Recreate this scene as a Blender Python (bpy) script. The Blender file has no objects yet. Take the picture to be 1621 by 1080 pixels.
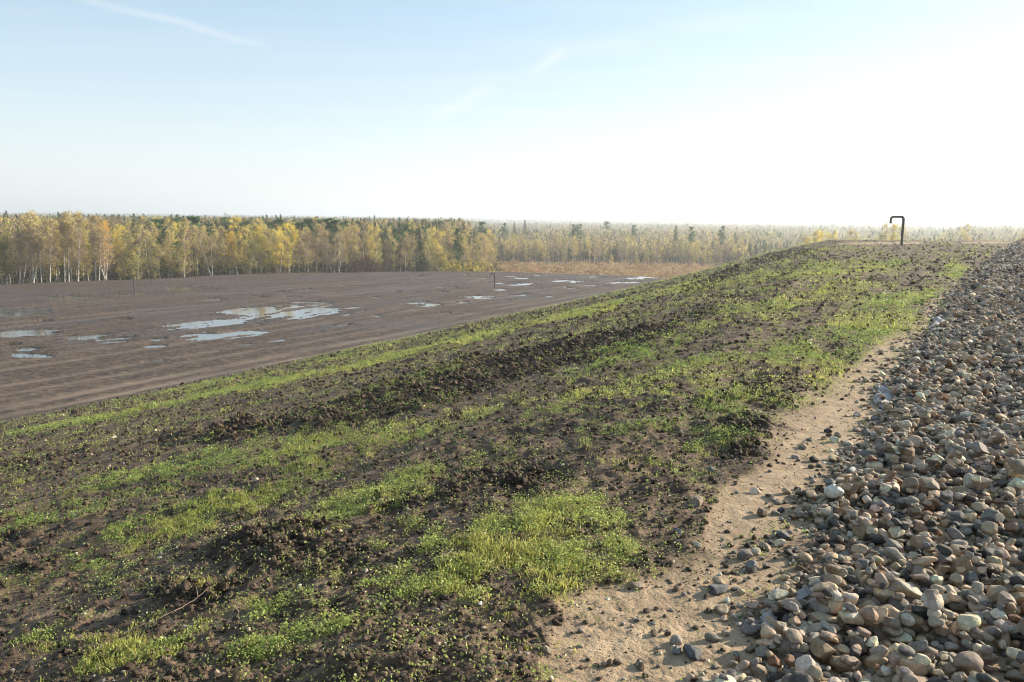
import numpy as np
from math import sin, cos, tan, radians, degrees, pi, sqrt, atan2, hypot, exp, log

# ------------------------------------------------------------------ terrain
CAM_Z = 8.10
TH = radians(30.7)                       # heading of the long crest of the mound
DX, DY = sin(TH), cos(TH)
def to_st(x, y): return x*DX + y*DY, -x*DY + y*DX      # along the crest, across it (left +)
def to_xy(s, t): return s*DX - t*DY, s*DY + t*DX

def _h(ix, iy, seed):
    h = (ix.astype(np.int64)*374761393 + iy.astype(np.int64)*668265263 + seed*1274126177) & 0xFFFFFFFF
    h = ((h ^ (h >> 13))*1274126177) & 0xFFFFFFFF
    h = ((h ^ (h >> 15))*2246822519) & 0xFFFFFFFF
    return ((h ^ (h >> 16)) & 0xFFFFFF)/float(0xFFFFFF)
def vnoise(x, y, seed=0):
    ix = np.floor(x); iy = np.floor(y); fx = x-ix; fy = y-iy
    fx = fx*fx*fx*(fx*(fx*6-15)+10); fy = fy*fy*fy*(fy*(fy*6-15)+10)
    a = _h(ix, iy, seed); b = _h(ix+1, iy, seed); c = _h(ix, iy+1, seed); d = _h(ix+1, iy+1, seed)
    return (a+(b-a)*fx+(c-a)*fy+(a-b-c+d)*fx*fy)*2-1
def fbm(x, y, seed=0, octaves=4, gain=.5):
    r = 0; a = 1.0; n = 0
    for k in range(octaves):
        r = r + a*vnoise(x*2.03**k+17.3*k, y*2.03**k-9.1*k, seed+k); n += a; a *= gain
    return r/n
def sstep(a, b, x):
    u = np.clip((x-a)/(b-a), 0, 1); return u*u*(3-2*u)
def lumps(x, y, cell, seed, prob):
    """rounded clods: the highest dome over each point"""
    gx = np.floor(x/cell); gy = np.floor(y/cell); out = np.zeros_like(x)
    for i in (-1, 0, 1):
        for j in (-1, 0, 1):
            cx = gx+i; cy = gy+j
            px = (cx+_h(cx, cy, seed))*cell; py = (cy+_h(cx, cy, seed+1))*cell
            r = cell*(.28+.62*_h(cx, cy, seed+2)**1.5)
            on = _h(cx, cy, seed+3) < prob
            d2 = ((x-px)**2+(y-py)**2)/(r*r)
            out = np.maximum(out, np.where(on & (d2 < 1), r*np.sqrt(np.clip(1-d2, 0, 1)), 0))
    return out

EDGE_AZ = [-180, -90, -60, -32.8, -25.9, -18, -9.5, -1.4, 8.5, 11.2, 13.5, 15.4, 18.5, 21.8, 27, 32.5, 45, 90, 180]
EDGE_D  = [110, 115, 113, 111.5, 114.7, 120.9, 124.9, 125.9, 119.9, 114, 104, 96, 86, 78, 79, 87, 100, 110, 110]
FLOOR = -2.9
def top_z(s): return 6.60 + 0*s
def base_z(x, y):
    s, t = to_st(x, y)
    sc = np.clip(s, -20, 90)
    t0 = np.interp(sc, [-20, 0, 10, 20, 30, 40, 60, 80, 90], [1.3, 1.4, 2.7, 4.0, 5.3, 6.5, 9.0, 12.6, 14.5])
    te = 32.3+.02*sc
    u = np.clip((t-t0)/(te-t0), 0, 3)
    ex = 1.035+.0012*np.clip(sc, 0, 90)
    zs = 6.60*(1-np.power(u, ex))
    k = .5
    z = np.maximum(zs, 0)+k*np.log1p(np.exp(-np.abs(zs)/k))*.55
    z = z - .38*np.exp(-((t-te+1)/6)**2)*0
    z = np.minimum(z, 6.6)
    z = z - .012*np.maximum(0, -t-6)          # falls gently on the far side of the crest
    # the outer edge of the whole fill
    az = np.degrees(np.arctan2(x, y)); D = np.hypot(x, y)
    De = np.interp(az, EDGE_AZ, EDGE_D)+1.6*vnoise(az/4.0, az*0, 77)
    e = D-De
    drop = .42*.6*np.log1p(np.exp(np.clip(e/.6, -30, 30)))
    fl = FLOOR + 5.0*sstep(1100, 3400, D) + 2.0*vnoise(x/900, y/900, 5)*sstep(500, 1500, D)
    z2 = z-drop
    return np.maximum(z2, fl), e
def gravel_edge(s):
    return np.interp(s, [-5, 3, 5.2, 7.7, 17, 34, 68, 90], [.50, .53, .62, .62, .53, .02, -1.6, -2.8]) \
        + .11*vnoise(s/.9, s*0+3.3, 31)+.06*vnoise(s/.33, s*0+8.3, 32)
GRASS_SPLATS = [[3.148, 1.79, 0.874, -1.283, -1.025, -1.354, 1.0], [2.963, 1.37, 1.412, -2.701, -2.435, -2.271, 0.9], [2.734, 1.905, 2.133, -2.542, -1.637, -1.92, 0.7], [3.524, 1.817, 1.735, -2.855, -2.045, -2.742, 0.7], [3.957, 3.16, 1.515, -1.655, -0.831, -1.993, 0.7], [3.575, 3.255, 2.396, -2.23, -0.476, -2.869, 0.6], [3.582, 4.053, 1.143, -0.931, -0.751, -0.957, 0.6], [4.84, 6.235, 0.955, -0.724, -1.076, -0.356, 0.6], [5.326, 5.145, 0.785, -0.778, -1.038, -0.62, 0.65], [5.976, 4.308, 0.868, -1.127, -0.928, -0.92, 0.55], [8.328, 8.53, 0.908, -0.854, -0.357, -0.996, 0.2], [3.198, 4.738, 1.824, -1.178, -1.072, -0.658, 0.45], [3.835, 7.044, 1.649, -0.874, -0.488, -0.281, 0.3], [2.494, 4.064, 3.894, -2.37, -3.492, -1.008, 0.35], [1.703, 2.818, 3.923, -2.345, -5.838, -2.237, 0.85], [1.987, 2.074, 3.054, -2.699, -4.835, -2.651, 0.85], [2.12, 1.7, 3.789, -4.097, -4.179, -3.504, 0.5], [1.721, 3.4, 9.258, -4.946, -6.895, -1.326, 0.45], [9.336, 7.678, 0.988, -1.152, -0.383, -0.995, 0.35], [14.139, 1.462, 0.153, -1.222, -0.204, -0.559, 1.0], [12.695, 0.885, 0.16, -2.037, -0.818, -0.568, 0.7], [17.079, 2.847, 0.166, -0.889, -0.251, -1.333, 0.5], [12.842, 2.584, 0.323, -1.483, -0.834, -1.634, 0.4], [30.51, 4.101, 0.075, -0.527, -0.091, -0.475, 0.6], [28.728, 0.893, 0.127, -1.691, -0.041, -2.392, 0.75], [18.368, 1.097, 0.109, -1.559, -0.569, -0.891, 0.75], [14.471, 3.691, 0.49, -1.791, -0.664, -0.542, 0.5], [19.471, 4.69, 0.287, -1.135, -0.5, -0.015, 0.35], [9.597, 3.709, 0.439, -1.062, -0.539, -0.359, 0.45], [7.361, 2.448, 0.579, -1.564, -0.548, -0.638, 0.5], [6.401, 1.85, 0.765, -2.292, -1.141, -1.997, 0.35], [6.964, 3.066, 0.909, -1.878, -1.033, -1.094, 0.35], [5.296, 2.124, 0.964, -2.24, -2.546, -1.392, 0.4], [8.105, 1.184, 0.636, -3.36, -0.874, -1.91, 0.7], [6.99, 1.159, 1.166, -5.407, -2.389, -4.731, 0.7], [9.286, 1.306, 0.416, -2.524, -1.564, -2.275, 0.5], [9.45, 1.808, 0.504, -2.353, -1.098, -1.683, 0.4], [9.431, 2.233, 0.511, -1.907, -0.606, -1.416, 0.4], [5.165, 1.393, 0.999, -3.337, -3.802, -3.477, 0.85], [4.338, 1.812, 1.216, -2.637, -3.303, -3.593, 0.5], [4.625, 1.595, 1.39, -3.324, -2.451, -4.16, 0.4], [10.246, 4.723, 0.831, -1.696, -1.005, -1.175, 0.3], [12.102, 3.855, 0.567, -1.665, -0.671, -0.463, 0.4], [26.867, 6.702, 0.214, -0.82, -0.139, -0.246, 0.5], [19.127, 5.502, 0.402, -1.315, -0.252, -0.811, 0.4], [8.124, 4.222, 1.123, -1.998, -0.988, -1.745, 0.25], [6.778, 4.248, 1.09, -1.626, -1.128, -1.157, 0.35], [14.824, 0.492, 0.508, -3.257, -0.087, -2.932, 0.55], [10.078, 0.876, 0.444, -3.639, -1.34, -3.218, 0.5], [33.047, 6.779, 0.224, -1.052, -0.149, -0.083, 0.3], [28.907, 9.762, 0.207, -0.593, 0.002, -0.616, 0.7], [23.16, 10.715, 0.242, -0.508, -0.028, -0.691, 0.85], [17.732, 11.524, 0.37, -0.555, -0.003, -0.827, 0.9], [14.797, 12.553, 0.398, -0.458, -0.067, -0.634, 0.9], [12.682, 14.19, 0.452, -0.398, -0.419, -0.279, 0.85], [10.975, 15.769, 0.494, -0.339, -0.317, -0.472, 0.6], [9.874, 17.898, 0.645, -0.353, -0.577, -0.184, 0.8], [33.338, 32.02, 0.228, -0.236, -0.189, 0.048, 0.5], [17.07, 21.792, 0.452, -0.352, -0.475, 0.153, 0.4], [18.259, 13.375, 0.423, -0.565, -0.058, -0.875, 0.4], [51.474, 7.695, 0.07, -0.456, -0.142, -0.087, 0.3], [4.45, 7.467, 2.611, -1.53, -2.572, -0.822, 0.3]]
DARK_SPLATS = [[9.361, 6.746, 0.389, -0.515, -0.156, -0.364, 0.9], [10.869, 5.656, 0.332, -0.605, -0.256, -0.421, 1.0], [11.83, 4.795, 0.447, -1.038, -0.455, -0.563, 0.8], [7.228, 6.546, 0.608, -0.648, -0.736, -0.406, 0.8], [6.381, 8.194, 0.907, -0.694, -1.194, -0.281, 0.7], [33.632, 9.985, 0.164, -0.536, -0.036, -0.267, 0.7], [59.427, 13.111, 0.087, -0.388, -0.055, -0.022, 0.8], [3.575, 2.953, 3.617, -4.048, -3.669, -2.391, 0.6], [3.935, 2.554, 1.272, -1.784, -1.764, -1.186, 0.6], [5.553, 1.369, 1.087, -3.641, -1.397, -2.117, 0.7], [4.103, 1.445, 1.83, -4.353, -3.339, -4.435, 0.6], [4.991, 1.143, 1.038, -4.227, -2.875, -1.834, 0.7], [2.839, 3.225, 1.861, -1.53, -1.695, -1.086, 0.7], [2.728, 2.572, 4.076, -3.956, -2.812, -1.847, 0.6], [5.986, 2.083, 0.811, -2.052, -1.709, -2.716, 0.5], [2.224, 3.046, 3.792, -2.717, -3.977, -1.352, 0.6], [5.665, 10.793, 1.02, -0.53, -0.772, -0.17, 0.4], [4.054, 2.223, 1.738, -2.84, -2.482, -1.74, 0.6], [7.39, 1.732, 0.514, -1.877, -1.055, -1.968, 0.4], [2.266, 2.358, 4.805, -4.451, -7.633, -2.807, 0.4], [2.693, 5.456, 4.157, -2.052, -1.309, -0.316, 0.5], [1.882, 1.729, 5.292, -5.875, -11.6, -2.99, 0.7], [14.505, 4.631, 0.467, -1.397, -0.738, -0.069, 0.4], [6.749, 1.315, 1.143, -4.792, -2.183, -3.646, 0.4]]
SAND_SPLATS = [[2.664, 0.893, 0.497, -2.837, -3.758, 0.533, 1.0], [2.719, 1.171, 1.656, -3.703, -5.874, -3.648, 0.7], [2.3, 1.078, 2.532, -5.22, -5.42, -3.347, 0.7], [4.148, 1.002, 1.666, -2.745, -0.518, -6.702, 1.0], [4.692, 0.923, 2.663, -5.219, -0.718, -8.572, 0.9], [6.517, 0.886, 0.846, -2.693, -1.103, -10.455, 0.9], [5.823, 0.949, 1.266, -3.464, -1.434, -13.414, 0.8], [7.363, 0.809, 1.322, -4.982, -1.524, -14.647, 0.8], [9.58, 0.516, 0.741, -3.86, -1.212, -14.528, 0.9], [14.95, 0.315, 0.612, -3.075, -0.161, -8.222, 0.8], [2.104, 3.881, 3.546, -1.915, -2.342, -0.749, 0.35], [1.909, 3.752, 5.802, -2.95, -3.928, -1.321, 0.3], [2.027, 3.232, 4.752, -2.947, -8.955, -3.099, 0.3], [2.068, 2.633, 4.621, -3.538, -9.453, -3.47, 0.4], [2.3, 1.843, 4.466, -5.25, -11.012, -4.482, 0.3], [65.421, 6.726, 0.027, -0.259, -0.132, -0.302, 0.8], [75.172, 0.298, 0.002, -0.379, -0.131, -0.151, 0.7], [2.442, 1.25, 3.59, -6.161, -8.446, -7.432, 0.6], [6.378, 2.99, 1.627, -3.193, -4.071, -2.77, 0.2], [4.287, 2.783, 2.256, -3.324, -7.115, -1.566, 0.3]]
PUDDLES = [[-43.31, 78.5, 2.59, 1.73, -0.28], [-40.32, 82.84, 1.96, 1.13, -0.08], [-37.73, 89.23, 2.14, 2.12, -0.5], [-34.16, 88.0, 0.87, 1.02, -0.36], [-29.72, 78.23, 0.97, 0.97, 0.1], [-41.5, 66.25, 2.53, 2.56, 0.76], [-33.8, 54.4, 2.12, 1.39, 0.29], [-28.8, 53.37, 1.05, 0.89, 0.35], [-26.27, 51.97, 1.32, 0.76, 0.62], [-28.13, 45.79, 1.12, 0.49, -0.34], [-29.57, 48.0, 0.53, 0.41, 0.53], [-23.57, 52.13, 0.62, 0.52, 0.81], [-22.63, 49.65, 0.48, 0.61, 0.61], [-20.12, 44.19, 0.51, 0.44, 0.69], [-22.84, 60.72, 3.31, 1.76, 0.9], [-22.91, 69.51, 2.82, 1.51, 1.14], [-19.06, 69.12, 5.37, 3.66, 1.19], [-19.28, 76.78, 1.75, 1.2, -0.25], [-21.4, 54.17, 1.15, 0.95, 0.62], [-19.86, 54.93, 2.41, 1.44, 0.94], [-17.16, 50.21, 0.48, 0.54, 0.05], [-13.25, 60.58, 1.04, 0.94, 0.63], [-15.59, 52.46, 0.89, 0.58, 0.37], [-9.37, 76.81, 0.68, 1.17, -0.35], [-7.92, 75.21, 0.72, 1.41, -0.31], [-19.2, 95.66, 0.69, 1.37, 0.83], [-12.83, 88.33, 0.52, 1.16, 0.11], [-3.51, 83.43, 1.71, 1.2, 0.51], [-7.06, 117.98, 0.56, 1.36, 0.14], [-13.15, 114.46, 1.04, 1.29, 0.14], [-4.72, 110.61, 1.7, 1.5, 0.91], [-24.95, 86.65, 0.55, 1.15, 0.86], [-22.71, 81.85, 0.7, 1.03, 0.6], [0.77, 112.85, 1.43, 2.49, 0.35], [3.61, 116.77, 0.7, 1.67, 0.14], [0.39, 101.09, 2.32, 2.51, 0.45], [0.62, 87.07, 1.48, 1.12, 0.36], [7.38, 106.69, 1.98, 2.23, 0.89], [6.68, 95.9, 0.7, 1.36, 0.8], [11.74, 115.27, 1.4, 1.63, 0.13], [17.63, 114.02, 2.19, 2.33, 0.35], [14.36, 105.65, 2.5, 1.66, 0.82], [11.69, 98.74, 0.44, 1.46, 0.1], [3.55, 95.55, 1.08, 0.9, 0.53], [9.62, 99.96, 1.21, 0.99, 0.52], [-1.49, 92.82, 1.12, 1.06, 0.96], [-7.58, 95.18, 0.95, 0.89, 0.6], [-11.29, 66.41, 0.46, 0.45, 0.58], [-20.27, 96.22, 0.49, 0.7, 0.61], [-23.47, 90.8, 0.55, 0.63, 0.96], [-14.38, 82.69, 0.58, 0.51, 0.73], [-12.87, 99.0, 0.63, 0.73, 0.51], [-5.79, 69.13, 0.4, 0.36, 0.7], [-5.06, 78.41, 0.7, 0.61, 0.54], [0.74, 80.82, 0.9, 0.49, 0.45], [3.97, 84.83, 1.05, 0.54, 0.83], [-8.06, 89.23, 0.66, 0.59, 0.74], [-24.6, 65.57, 0.62, 0.46, 0.87], [-30.77, 62.76, 0.35, 0.33, 0.7], [-36.13, 61.15, 0.51, 0.43, 0.47], [-25.55, 81.57, 0.53, 0.52, 0.79], [-13.83, 56.68, 0.29, 0.25, 0.66], [-17.91, 48.17, 0.33, 0.19, 0.85], [-31.59, 49.74, 0.34, 0.29, 0.45]]
LOOSE = [[1.291, 3.919, 0.077, 'brown', 'small brown round stone alone on the sand left of the gravel'], [0.863, 3.492, 0.049, 'cream', 'pale round pebble on the sand at the edge of the green patch'], [0.805, 3.641, 0.048, 'grey', 'small grey stone in dark soil beside the green patch'], [0.855, 3.072, 0.095, 'slate', 'flat dark grey stone on the sand with a grass tuft beside it'], [0.828, 2.899, 0.085, 'tan', 'flat pale tan stone on the sand throwing a long shadow'], [0.643, 2.577, 0.082, 'slate', 'blue grey stone on the sand near the bottom, larger of a touching pair'], [0.585, 2.593, 0.044, 'grey', 'small grey stone touching a bigger blue grey stone near the bottom'], [0.443, 2.509, 0.035, 'tan', 'little tan stone half sunk in the sand near the bottom'], [1.116, 3.432, 0.056, 'cream', 'cream pebble in a small row of stones on the sand'], [1.18, 3.489, 0.069, 'tan', 'tan stone with a flat top in a small row of stones on the sand'], [1.05, 3.269, 0.071, 'grey', 'long grey stone lying just outside the gravel edge'], [-1.004, 4.145, 0.062, 'cream', 'cream stone alone on brown soil in the middle of the slope'], [-1.961, 5.891, 0.052, 'cream', 'small upright white stone among seedlings on the left of the slope'], [1.303, 3.613, 0.065, 'slate', 'dark square stone on the sand close to the gravel'], [0.993, 4.066, 0.078, 'tan', 'dusty tan stone at the top of the sandy strip beside the seedlings'], [1.193, 4.593, 0.055, 'grey', 'small grey stone among dark clods above the sand'], [0.529, 3.094, 0.061, 'tan', 'flat tan stone at the right edge of the bright green patch'], [0.133, 2.587, 0.038, 'tan', 'tan stone pressed into the sandy soil near the bottom centre'], [-5.896, 11.456, 0.084, 'cream', 'tiny white stone far down the left of the slope'], [-1.689, 3.678, 0.025, 'white', 'tiny white pebble in bare soil at the lower left'], [-5.245, 11.379, 0.072, 'cream', 'tiny white stone near the top left of the crumbly soil'], [1.481, 3.876, 0.07, 'brown', 'brown stone just outside the gravel on the sand'], [2.309, 5.481, 0.058, 'tan', 'tan stone on the sandy track where the gravel bends'], [-0.116, 2.94, 0.024, 'white', 'bright white pebble below the green patch']]
import bpy, random
from mathutils import Vector, Matrix
rng = np.random.default_rng(11); random.seed(11)
scene = bpy.context.scene
COL = scene.collection
SUN_AZ, SUN_EL = radians(66), radians(19.5)

# ------------------------------------------------------------------ helpers
def tag(o, label=None, cat=None, group=None, kind=None):
    if label: o['label'] = label
    if cat: o['category'] = cat
    if group: o['group'] = group
    if kind: o['kind'] = kind
    return o
def mesh_np(name, V, faces, mats=(), cols=None, smooth=False, matidx=None):
    """V (n,3); faces: one (m,k) array or a list of them"""
    if not isinstance(faces, (list, tuple)): faces = [faces]
    me = bpy.data.meshes.new(name)
    V = np.ascontiguousarray(V, dtype=np.float32)
    me.vertices.add(len(V)); me.vertices.foreach_set('co', V.ravel())
    lv = np.concatenate([np.asarray(f, dtype=np.int32).ravel() for f in faces])
    tot = np.concatenate([np.full(len(f), f.shape[1], dtype=np.int32) for f in faces])
    st = np.concatenate([[0], np.cumsum(tot)[:-1]]).astype(np.int32)
    me.loops.add(len(lv)); me.loops.foreach_set('vertex_index', lv)
    me.polygons.add(len(tot)); me.polygons.foreach_set('loop_start', st)
    me.polygons.foreach_set('use_smooth', np.full(len(tot), smooth) if isinstance(smooth, bool) else smooth)
    for m in mats: me.materials.append(m)
    if matidx is not None: me.polygons.foreach_set('material_index', np.asarray(matidx, dtype=np.int32))
    me.update(calc_edges=True)
    for k, c in (cols or {}).items():
        a = me.attributes.new(k, 'FLOAT_COLOR', 'POINT')
        c = np.asarray(c, dtype=np.float32)
        if c.shape[1] == 3: c = np.concatenate([c, np.ones((len(c), 1), np.float32)], 1)
        a.data.foreach_set('color', np.ascontiguousarray(c).ravel())
    return me
def link(name, data, parent=None, loc=None, mat=None):
    o = bpy.data.objects.new(name, data); COL.objects.link(o)
    if parent is not None: o.parent = parent
    if loc is not None: o.location = loc
    return o
def tube(path, rad, sides=6, cap=True):
    P = np.asarray(path, float); n = len(P); rad = np.broadcast_to(rad, (n,))
    T = np.gradient(P, axis=0); T /= np.linalg.norm(T, axis=1)[:, None]+1e-9
    ref = np.array([0.0, 0, 1]) if abs(T[0, 2]) < .9 else np.array([1.0, 0, 0])
    V = []; 
    for i in range(n):
        a = np.cross(T[i], ref); a /= np.linalg.norm(a)+1e-9; b = np.cross(T[i], a); ref = np.cross(a, T[i]) if True else ref
        an = np.arange(sides)/sides*2*pi
        V.append(P[i]+rad[i]*(np.cos(an)[:, None]*a+np.sin(an)[:, None]*b))
    V = np.concatenate(V); F = []
    for i in range(n-1):
        for k in range(sides):
            k2 = (k+1) % sides
            F.append((i*sides+k, i*sides+k2, (i+1)*sides+k2, (i+1)*sides+k))
    return V, np.array(F)
class Geo:
    def __init__(s): s.V = []; s.F = {3: [], 4: []}; s.M = {3: [], 4: []}; s.C = []; s.n = 0
    def add(s, V, F, col=(1, 1, 1), m=0):
        V = np.asarray(V, float); F = np.asarray(F); k = F.shape[1]
        s.V.append(V); s.F[k].append(F+s.n); s.M[k].append(np.full(len(F), m)); s.n += len(V)
        c = np.asarray(col, float); s.C.append(np.broadcast_to(c, (len(V), 3)).copy() if c.ndim == 1 else c)
    def mesh(s, name, mats, smooth=False):
        fs = []; ms = []
        for k in (3, 4):
            if s.F[k]: fs.append(np.concatenate(s.F[k])); ms.append(np.concatenate(s.M[k]))
        return mesh_np(name, np.concatenate(s.V), fs, mats, {'tint': np.concatenate(s.C)}, smooth, np.concatenate(ms))
def quads_at(P, size, up=0.0, aspect=1.0, r=None):
    """little leaf quads at points P with random facing; returns V,F"""
    r = r or rng; n = len(P); size = np.broadcast_to(size, (n,))
    a = r.normal(size=(n, 3)); a[:, 2] += up; a /= np.linalg.norm(a, axis=1)[:, None]
    b = r.normal(size=(n, 3)); b -= (b*a).sum(1)[:, None]*a; b /= np.linalg.norm(b, axis=1)[:, None]
    c = np.cross(a, b); s = size[:, None]*.5
    V = np.stack([P-b*s, P-c*s*aspect*.8+b*s*.1, P+b*s, P+c*s*aspect*.8-b*s*.1], 1).reshape(-1, 3)
    F = np.arange(4*n).reshape(-1, 4); return V, F

# ------------------------------------------------------------------ materials
def mat(name, rough=.8, spec=.3):
    m = bpy.data.materials.new(name); m.use_nodes = True
    b = m.node_tree.nodes['Principled BSDF']; b.inputs['Roughness'].default_value = rough
    b.inputs['Specular IOR Level'].default_value = spec
    return m, m.node_tree, b
def nd(nt, t, **kw):
    n = nt.nodes.new(t)
    for k, v in kw.items():
        if hasattr(n, k) and k not in ('Scale',): setattr(n, k, v)
        else: n.inputs[k.replace('_', ' ')].default_value = v
    return n
def noise(nt, scale, detail=4, vec=None, rough=.5):
    n = nt.nodes.new('ShaderNodeTexNoise'); n.inputs['Scale'].default_value = scale
    n.inputs['Detail'].default_value = detail; n.inputs['Roughness'].default_value = rough
    if vec is not None: nt.links.new(vec, n.inputs['Vector'])
    return n.outputs['Fac']
def ramp(nt, fac, stops):
    n = nt.nodes.new('ShaderNodeValToRGB'); e = n.color_ramp.elements
    while len(e) < len(stops): e.new(.5)
    for i, (p_, c) in enumerate(stops): e[i].position = p_; e[i].color = (*c, 1) if len(c) == 3 else c
    nt.links.new(fac, n.inputs['Fac']); return n.outputs['Color']
def mix(nt, fac, a, b, mode='MIX'):
    n = nt.nodes.new('ShaderNodeMix'); n.data_type = 'RGBA'; n.blend_type = mode
    for s_, v in ((n.inputs[0], fac), (n.inputs[6], a), (n.inputs[7], b)):
        if isinstance(v, (int, float)): s_.default_value = v
        elif isinstance(v, tuple): s_.default_value = (*v, 1)
        else: nt.links.new(v, s_)
    return n.outputs[2]
def math_(nt, op, a, b=0.0, clamp=False):
    n = nt.nodes.new('ShaderNodeMath'); n.operation = op; n.use_clamp = clamp
    for s_, v in ((n.inputs[0], a), (n.inputs[1], b)):
        if isinstance(v, (int, float)): s_.default_value = v
        else: nt.links.new(v, s_)
    return n.outputs[0]
def bump(nt, b, h, strength, dist):
    n = nt.nodes.new('ShaderNodeBump'); n.inputs['Strength'].default_value = strength; n.inputs['Distance'].default_value = dist
    nt.links.new(h, n.inputs['Height']); nt.links.new(n.outputs[0], b.inputs['Normal'])
def attr(nt, name):
    n = nt.nodes.new('ShaderNodeAttribute'); n.attribute_name = name; return n
def pos(nt): return nt.nodes.new('ShaderNodeNewGeometry').outputs['Position']

def make_soil():
    m, nt, b = mat('soil', .82, .25); L = nt.links.new; P = pos(nt)
    a1 = attr(nt, 'mask'); a2 = attr(nt, 'zone')
    s1 = nt.nodes.new('ShaderNodeSeparateColor'); L(a1.outputs['Color'], s1.inputs[0])
    s2 = nt.nodes.new('ShaderNodeSeparateColor'); L(a2.outputs['Color'], s2.inputs[0])
    r1 = nt.nodes.new('ShaderNodeMapping'); r1.inputs['Rotation'].default_value = (0, 0, radians(-59.3)); L(P, r1.inputs[0])
    r2 = nt.nodes.new('ShaderNodeMapping'); r2.inputs['Scale'].default_value = (.16, 1.5, 1); L(r1.outputs[0], r2.inputs[0]); RP = r2.outputs[0]
    fine = noise(nt, 60, 5, P, .65); mid = noise(nt, 9, 5, P, .6); big = noise(nt, .7, 4, P)
    soil = ramp(nt, mid, [(.34, (.024, .015, .009)), (.5, (.090, .060, .038)), (.68, (.24, .165, .108))])
    soil = mix(nt, math_(nt, 'MULTIPLY', fine, .6), soil, (.145, .100, .068))
    dark = ramp(nt, mid, [(.3, (.010, .007, .005)), (.7, (.055, .038, .027))])
    c = mix(nt, s1.outputs[1], soil, dark)
    sand = ramp(nt, noise(nt, 6, 6, P, .7), [(.3, (.28, .195, .115)), (.7, (.54, .40, .255))])
    sand = mix(nt, math_(nt, 'MULTIPLY', fine, .35), sand, (.15, .11, .08))
    c = mix(nt, s1.outputs[2], c, sand)
    green = ramp(nt, fine, [(.35, (.12, .12, .025)), (.65, (.32, .31, .06))])
    c = mix(nt, math_(nt, 'MULTIPLY', s1.outputs[0], .62), c, green)
    plat = ramp(nt, noise(nt, 2.6, 6, P, .8), [(.40, (.014, .009, .006)), (.5, (.070, .046, .031)), (.60, (.21, .145, .10))]); plat = mix(nt, .42, plat, ramp(nt, noise(nt, .8, 7, RP, .7), [(.36, (.018, .012, .008)), (.5, (.064, .044, .032)), (.62, (.16, .115, .085))]))
    plat = mix(nt, math_(nt, 'MULTIPLY', big, .2), plat, (.085, .066, .060))
    c = mix(nt, s2.outputs[0], c, plat)
    c = mix(nt, s2.outputs[1], c, (.25, .185, .135))          # compacted pale wheel tracks
    litter = ramp(nt, noise(nt, .5, 6, P, .7), [(.3, (.05, .035, .02)), (.7, (.16, .10, .045))])
    c = mix(nt, s2.outputs[2], c, litter)
    L(c, b.inputs['Base Color'])
    r = math_(nt, 'SUBTRACT', .86, math_(nt, 'MULTIPLY', a2.outputs['Alpha'], .28)); L(r, b.inputs['Roughness'])
    h = math_(nt, 'ADD', math_(nt, 'MULTIPLY', fine, .35), mid)
    bump(nt, b, h, .9, .03)
    return m
def make_leaf(name, base, trans=.45, vary=.35, rough=.55):
    """leaf material: tint attribute x base, light passes through"""
    m, nt, b = mat(name, rough, .3); L = nt.links.new
    t = attr(nt, 'tint').outputs['Color']; c = mix(nt, 1.0, t, base, 'MULTIPLY')
    L(c, b.inputs['Base Color'])
    tr = nt.nodes.new('ShaderNodeBsdfTranslucent'); L(c, tr.inputs['Color'])
    mx = nt.nodes.new('ShaderNodeMixShader'); mx.inputs[0].default_value = trans
    L(b.outputs[0], mx.inputs[1]); L(tr.outputs[0], mx.inputs[2])
    L(mx.outputs[0], nt.nodes['Material Output'].inputs['Surface'])
    return m
def make_stone():
    m, nt, b = mat('cobble_stone', .8, .25); L = nt.links.new
    t = attr(nt, 'tint').outputs['Color']
    tc = nt.nodes.new('ShaderNodeTexCoord').outputs['Object']
    n1 = noise(nt, 34, 5, tc, .65); n2 = noise(nt, 160, 3, tc)
    sh = ramp(nt, n1, [(.25, (.55, .55, .56)), (.6, (1, 1, 1)), (.8, (1.35, 1.3, 1.22))])
    c = mix(nt, 1.0, t, sh, 'MULTIPLY'); c = mix(nt, .35, c, ramp(nt, n2, [(.35, (.10, .09, .08)), (.65, (.35, .33, .30))]), 'OVERLAY')
    dust = nt.nodes.new('ShaderNodeNewGeometry'); sz = nt.nodes.new('ShaderNodeSeparateXYZ'); L(dust.outputs['Normal'], sz.inputs[0])
    c = mix(nt, math_(nt, 'MULTIPLY', math_(nt, 'MULTIPLY', sz.outputs[2], .30, True), n1), c, (.36, .30, .24))
    L(c, b.inputs['Base Color']); bump(nt, b, math_(nt, 'ADD', n1, math_(nt, 'MULTIPLY', n2, .3)), .8, .008)
    return m
def make_bark(name, c1, c2, sx, sz_, thr=(.45, .55)):
    m, nt, b = mat(name, .85, .2); tc = nt.nodes.new('ShaderNodeTexCoord').outputs['Object']
    mp = nt.nodes.new('ShaderNodeMapping'); mp.inputs['Scale'].default_value = (sx, sx, sz_); nt.links.new(tc, mp.inputs[0])
    c = ramp(nt, noise(nt, 1, 5, mp.outputs[0], .6), [(thr[0], c1), (thr[1], c2)])
    c = mix(nt, 1.0, attr(nt, 'tint').outputs['Color'], c, 'MULTIPLY')
    nt.links.new(c, b.inputs['Base Color']); return m
def make_water():
    m, nt, b = mat('puddle_water', .04, .5); b.inputs['Base Color'].default_value = (.10, .105, .11, 1); b.inputs['IOR'].default_value = 1.33; b.inputs['Roughness'].default_value = .07
    bump(nt, b, noise(nt, 3, 3, pos(nt)), .05, .05); return m
def make_pipe():
    m, nt, b = mat('painted_pipe', .5, .4)
    c = ramp(nt, noise(nt, 7, 5, pos(nt)), [(.4, (.022, .027, .030)), (.75, (.060, .060, .058))]); nt.links.new(c, b.inputs['Base Color'])
    b.inputs['Metallic'].default_value = .25; return m
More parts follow.
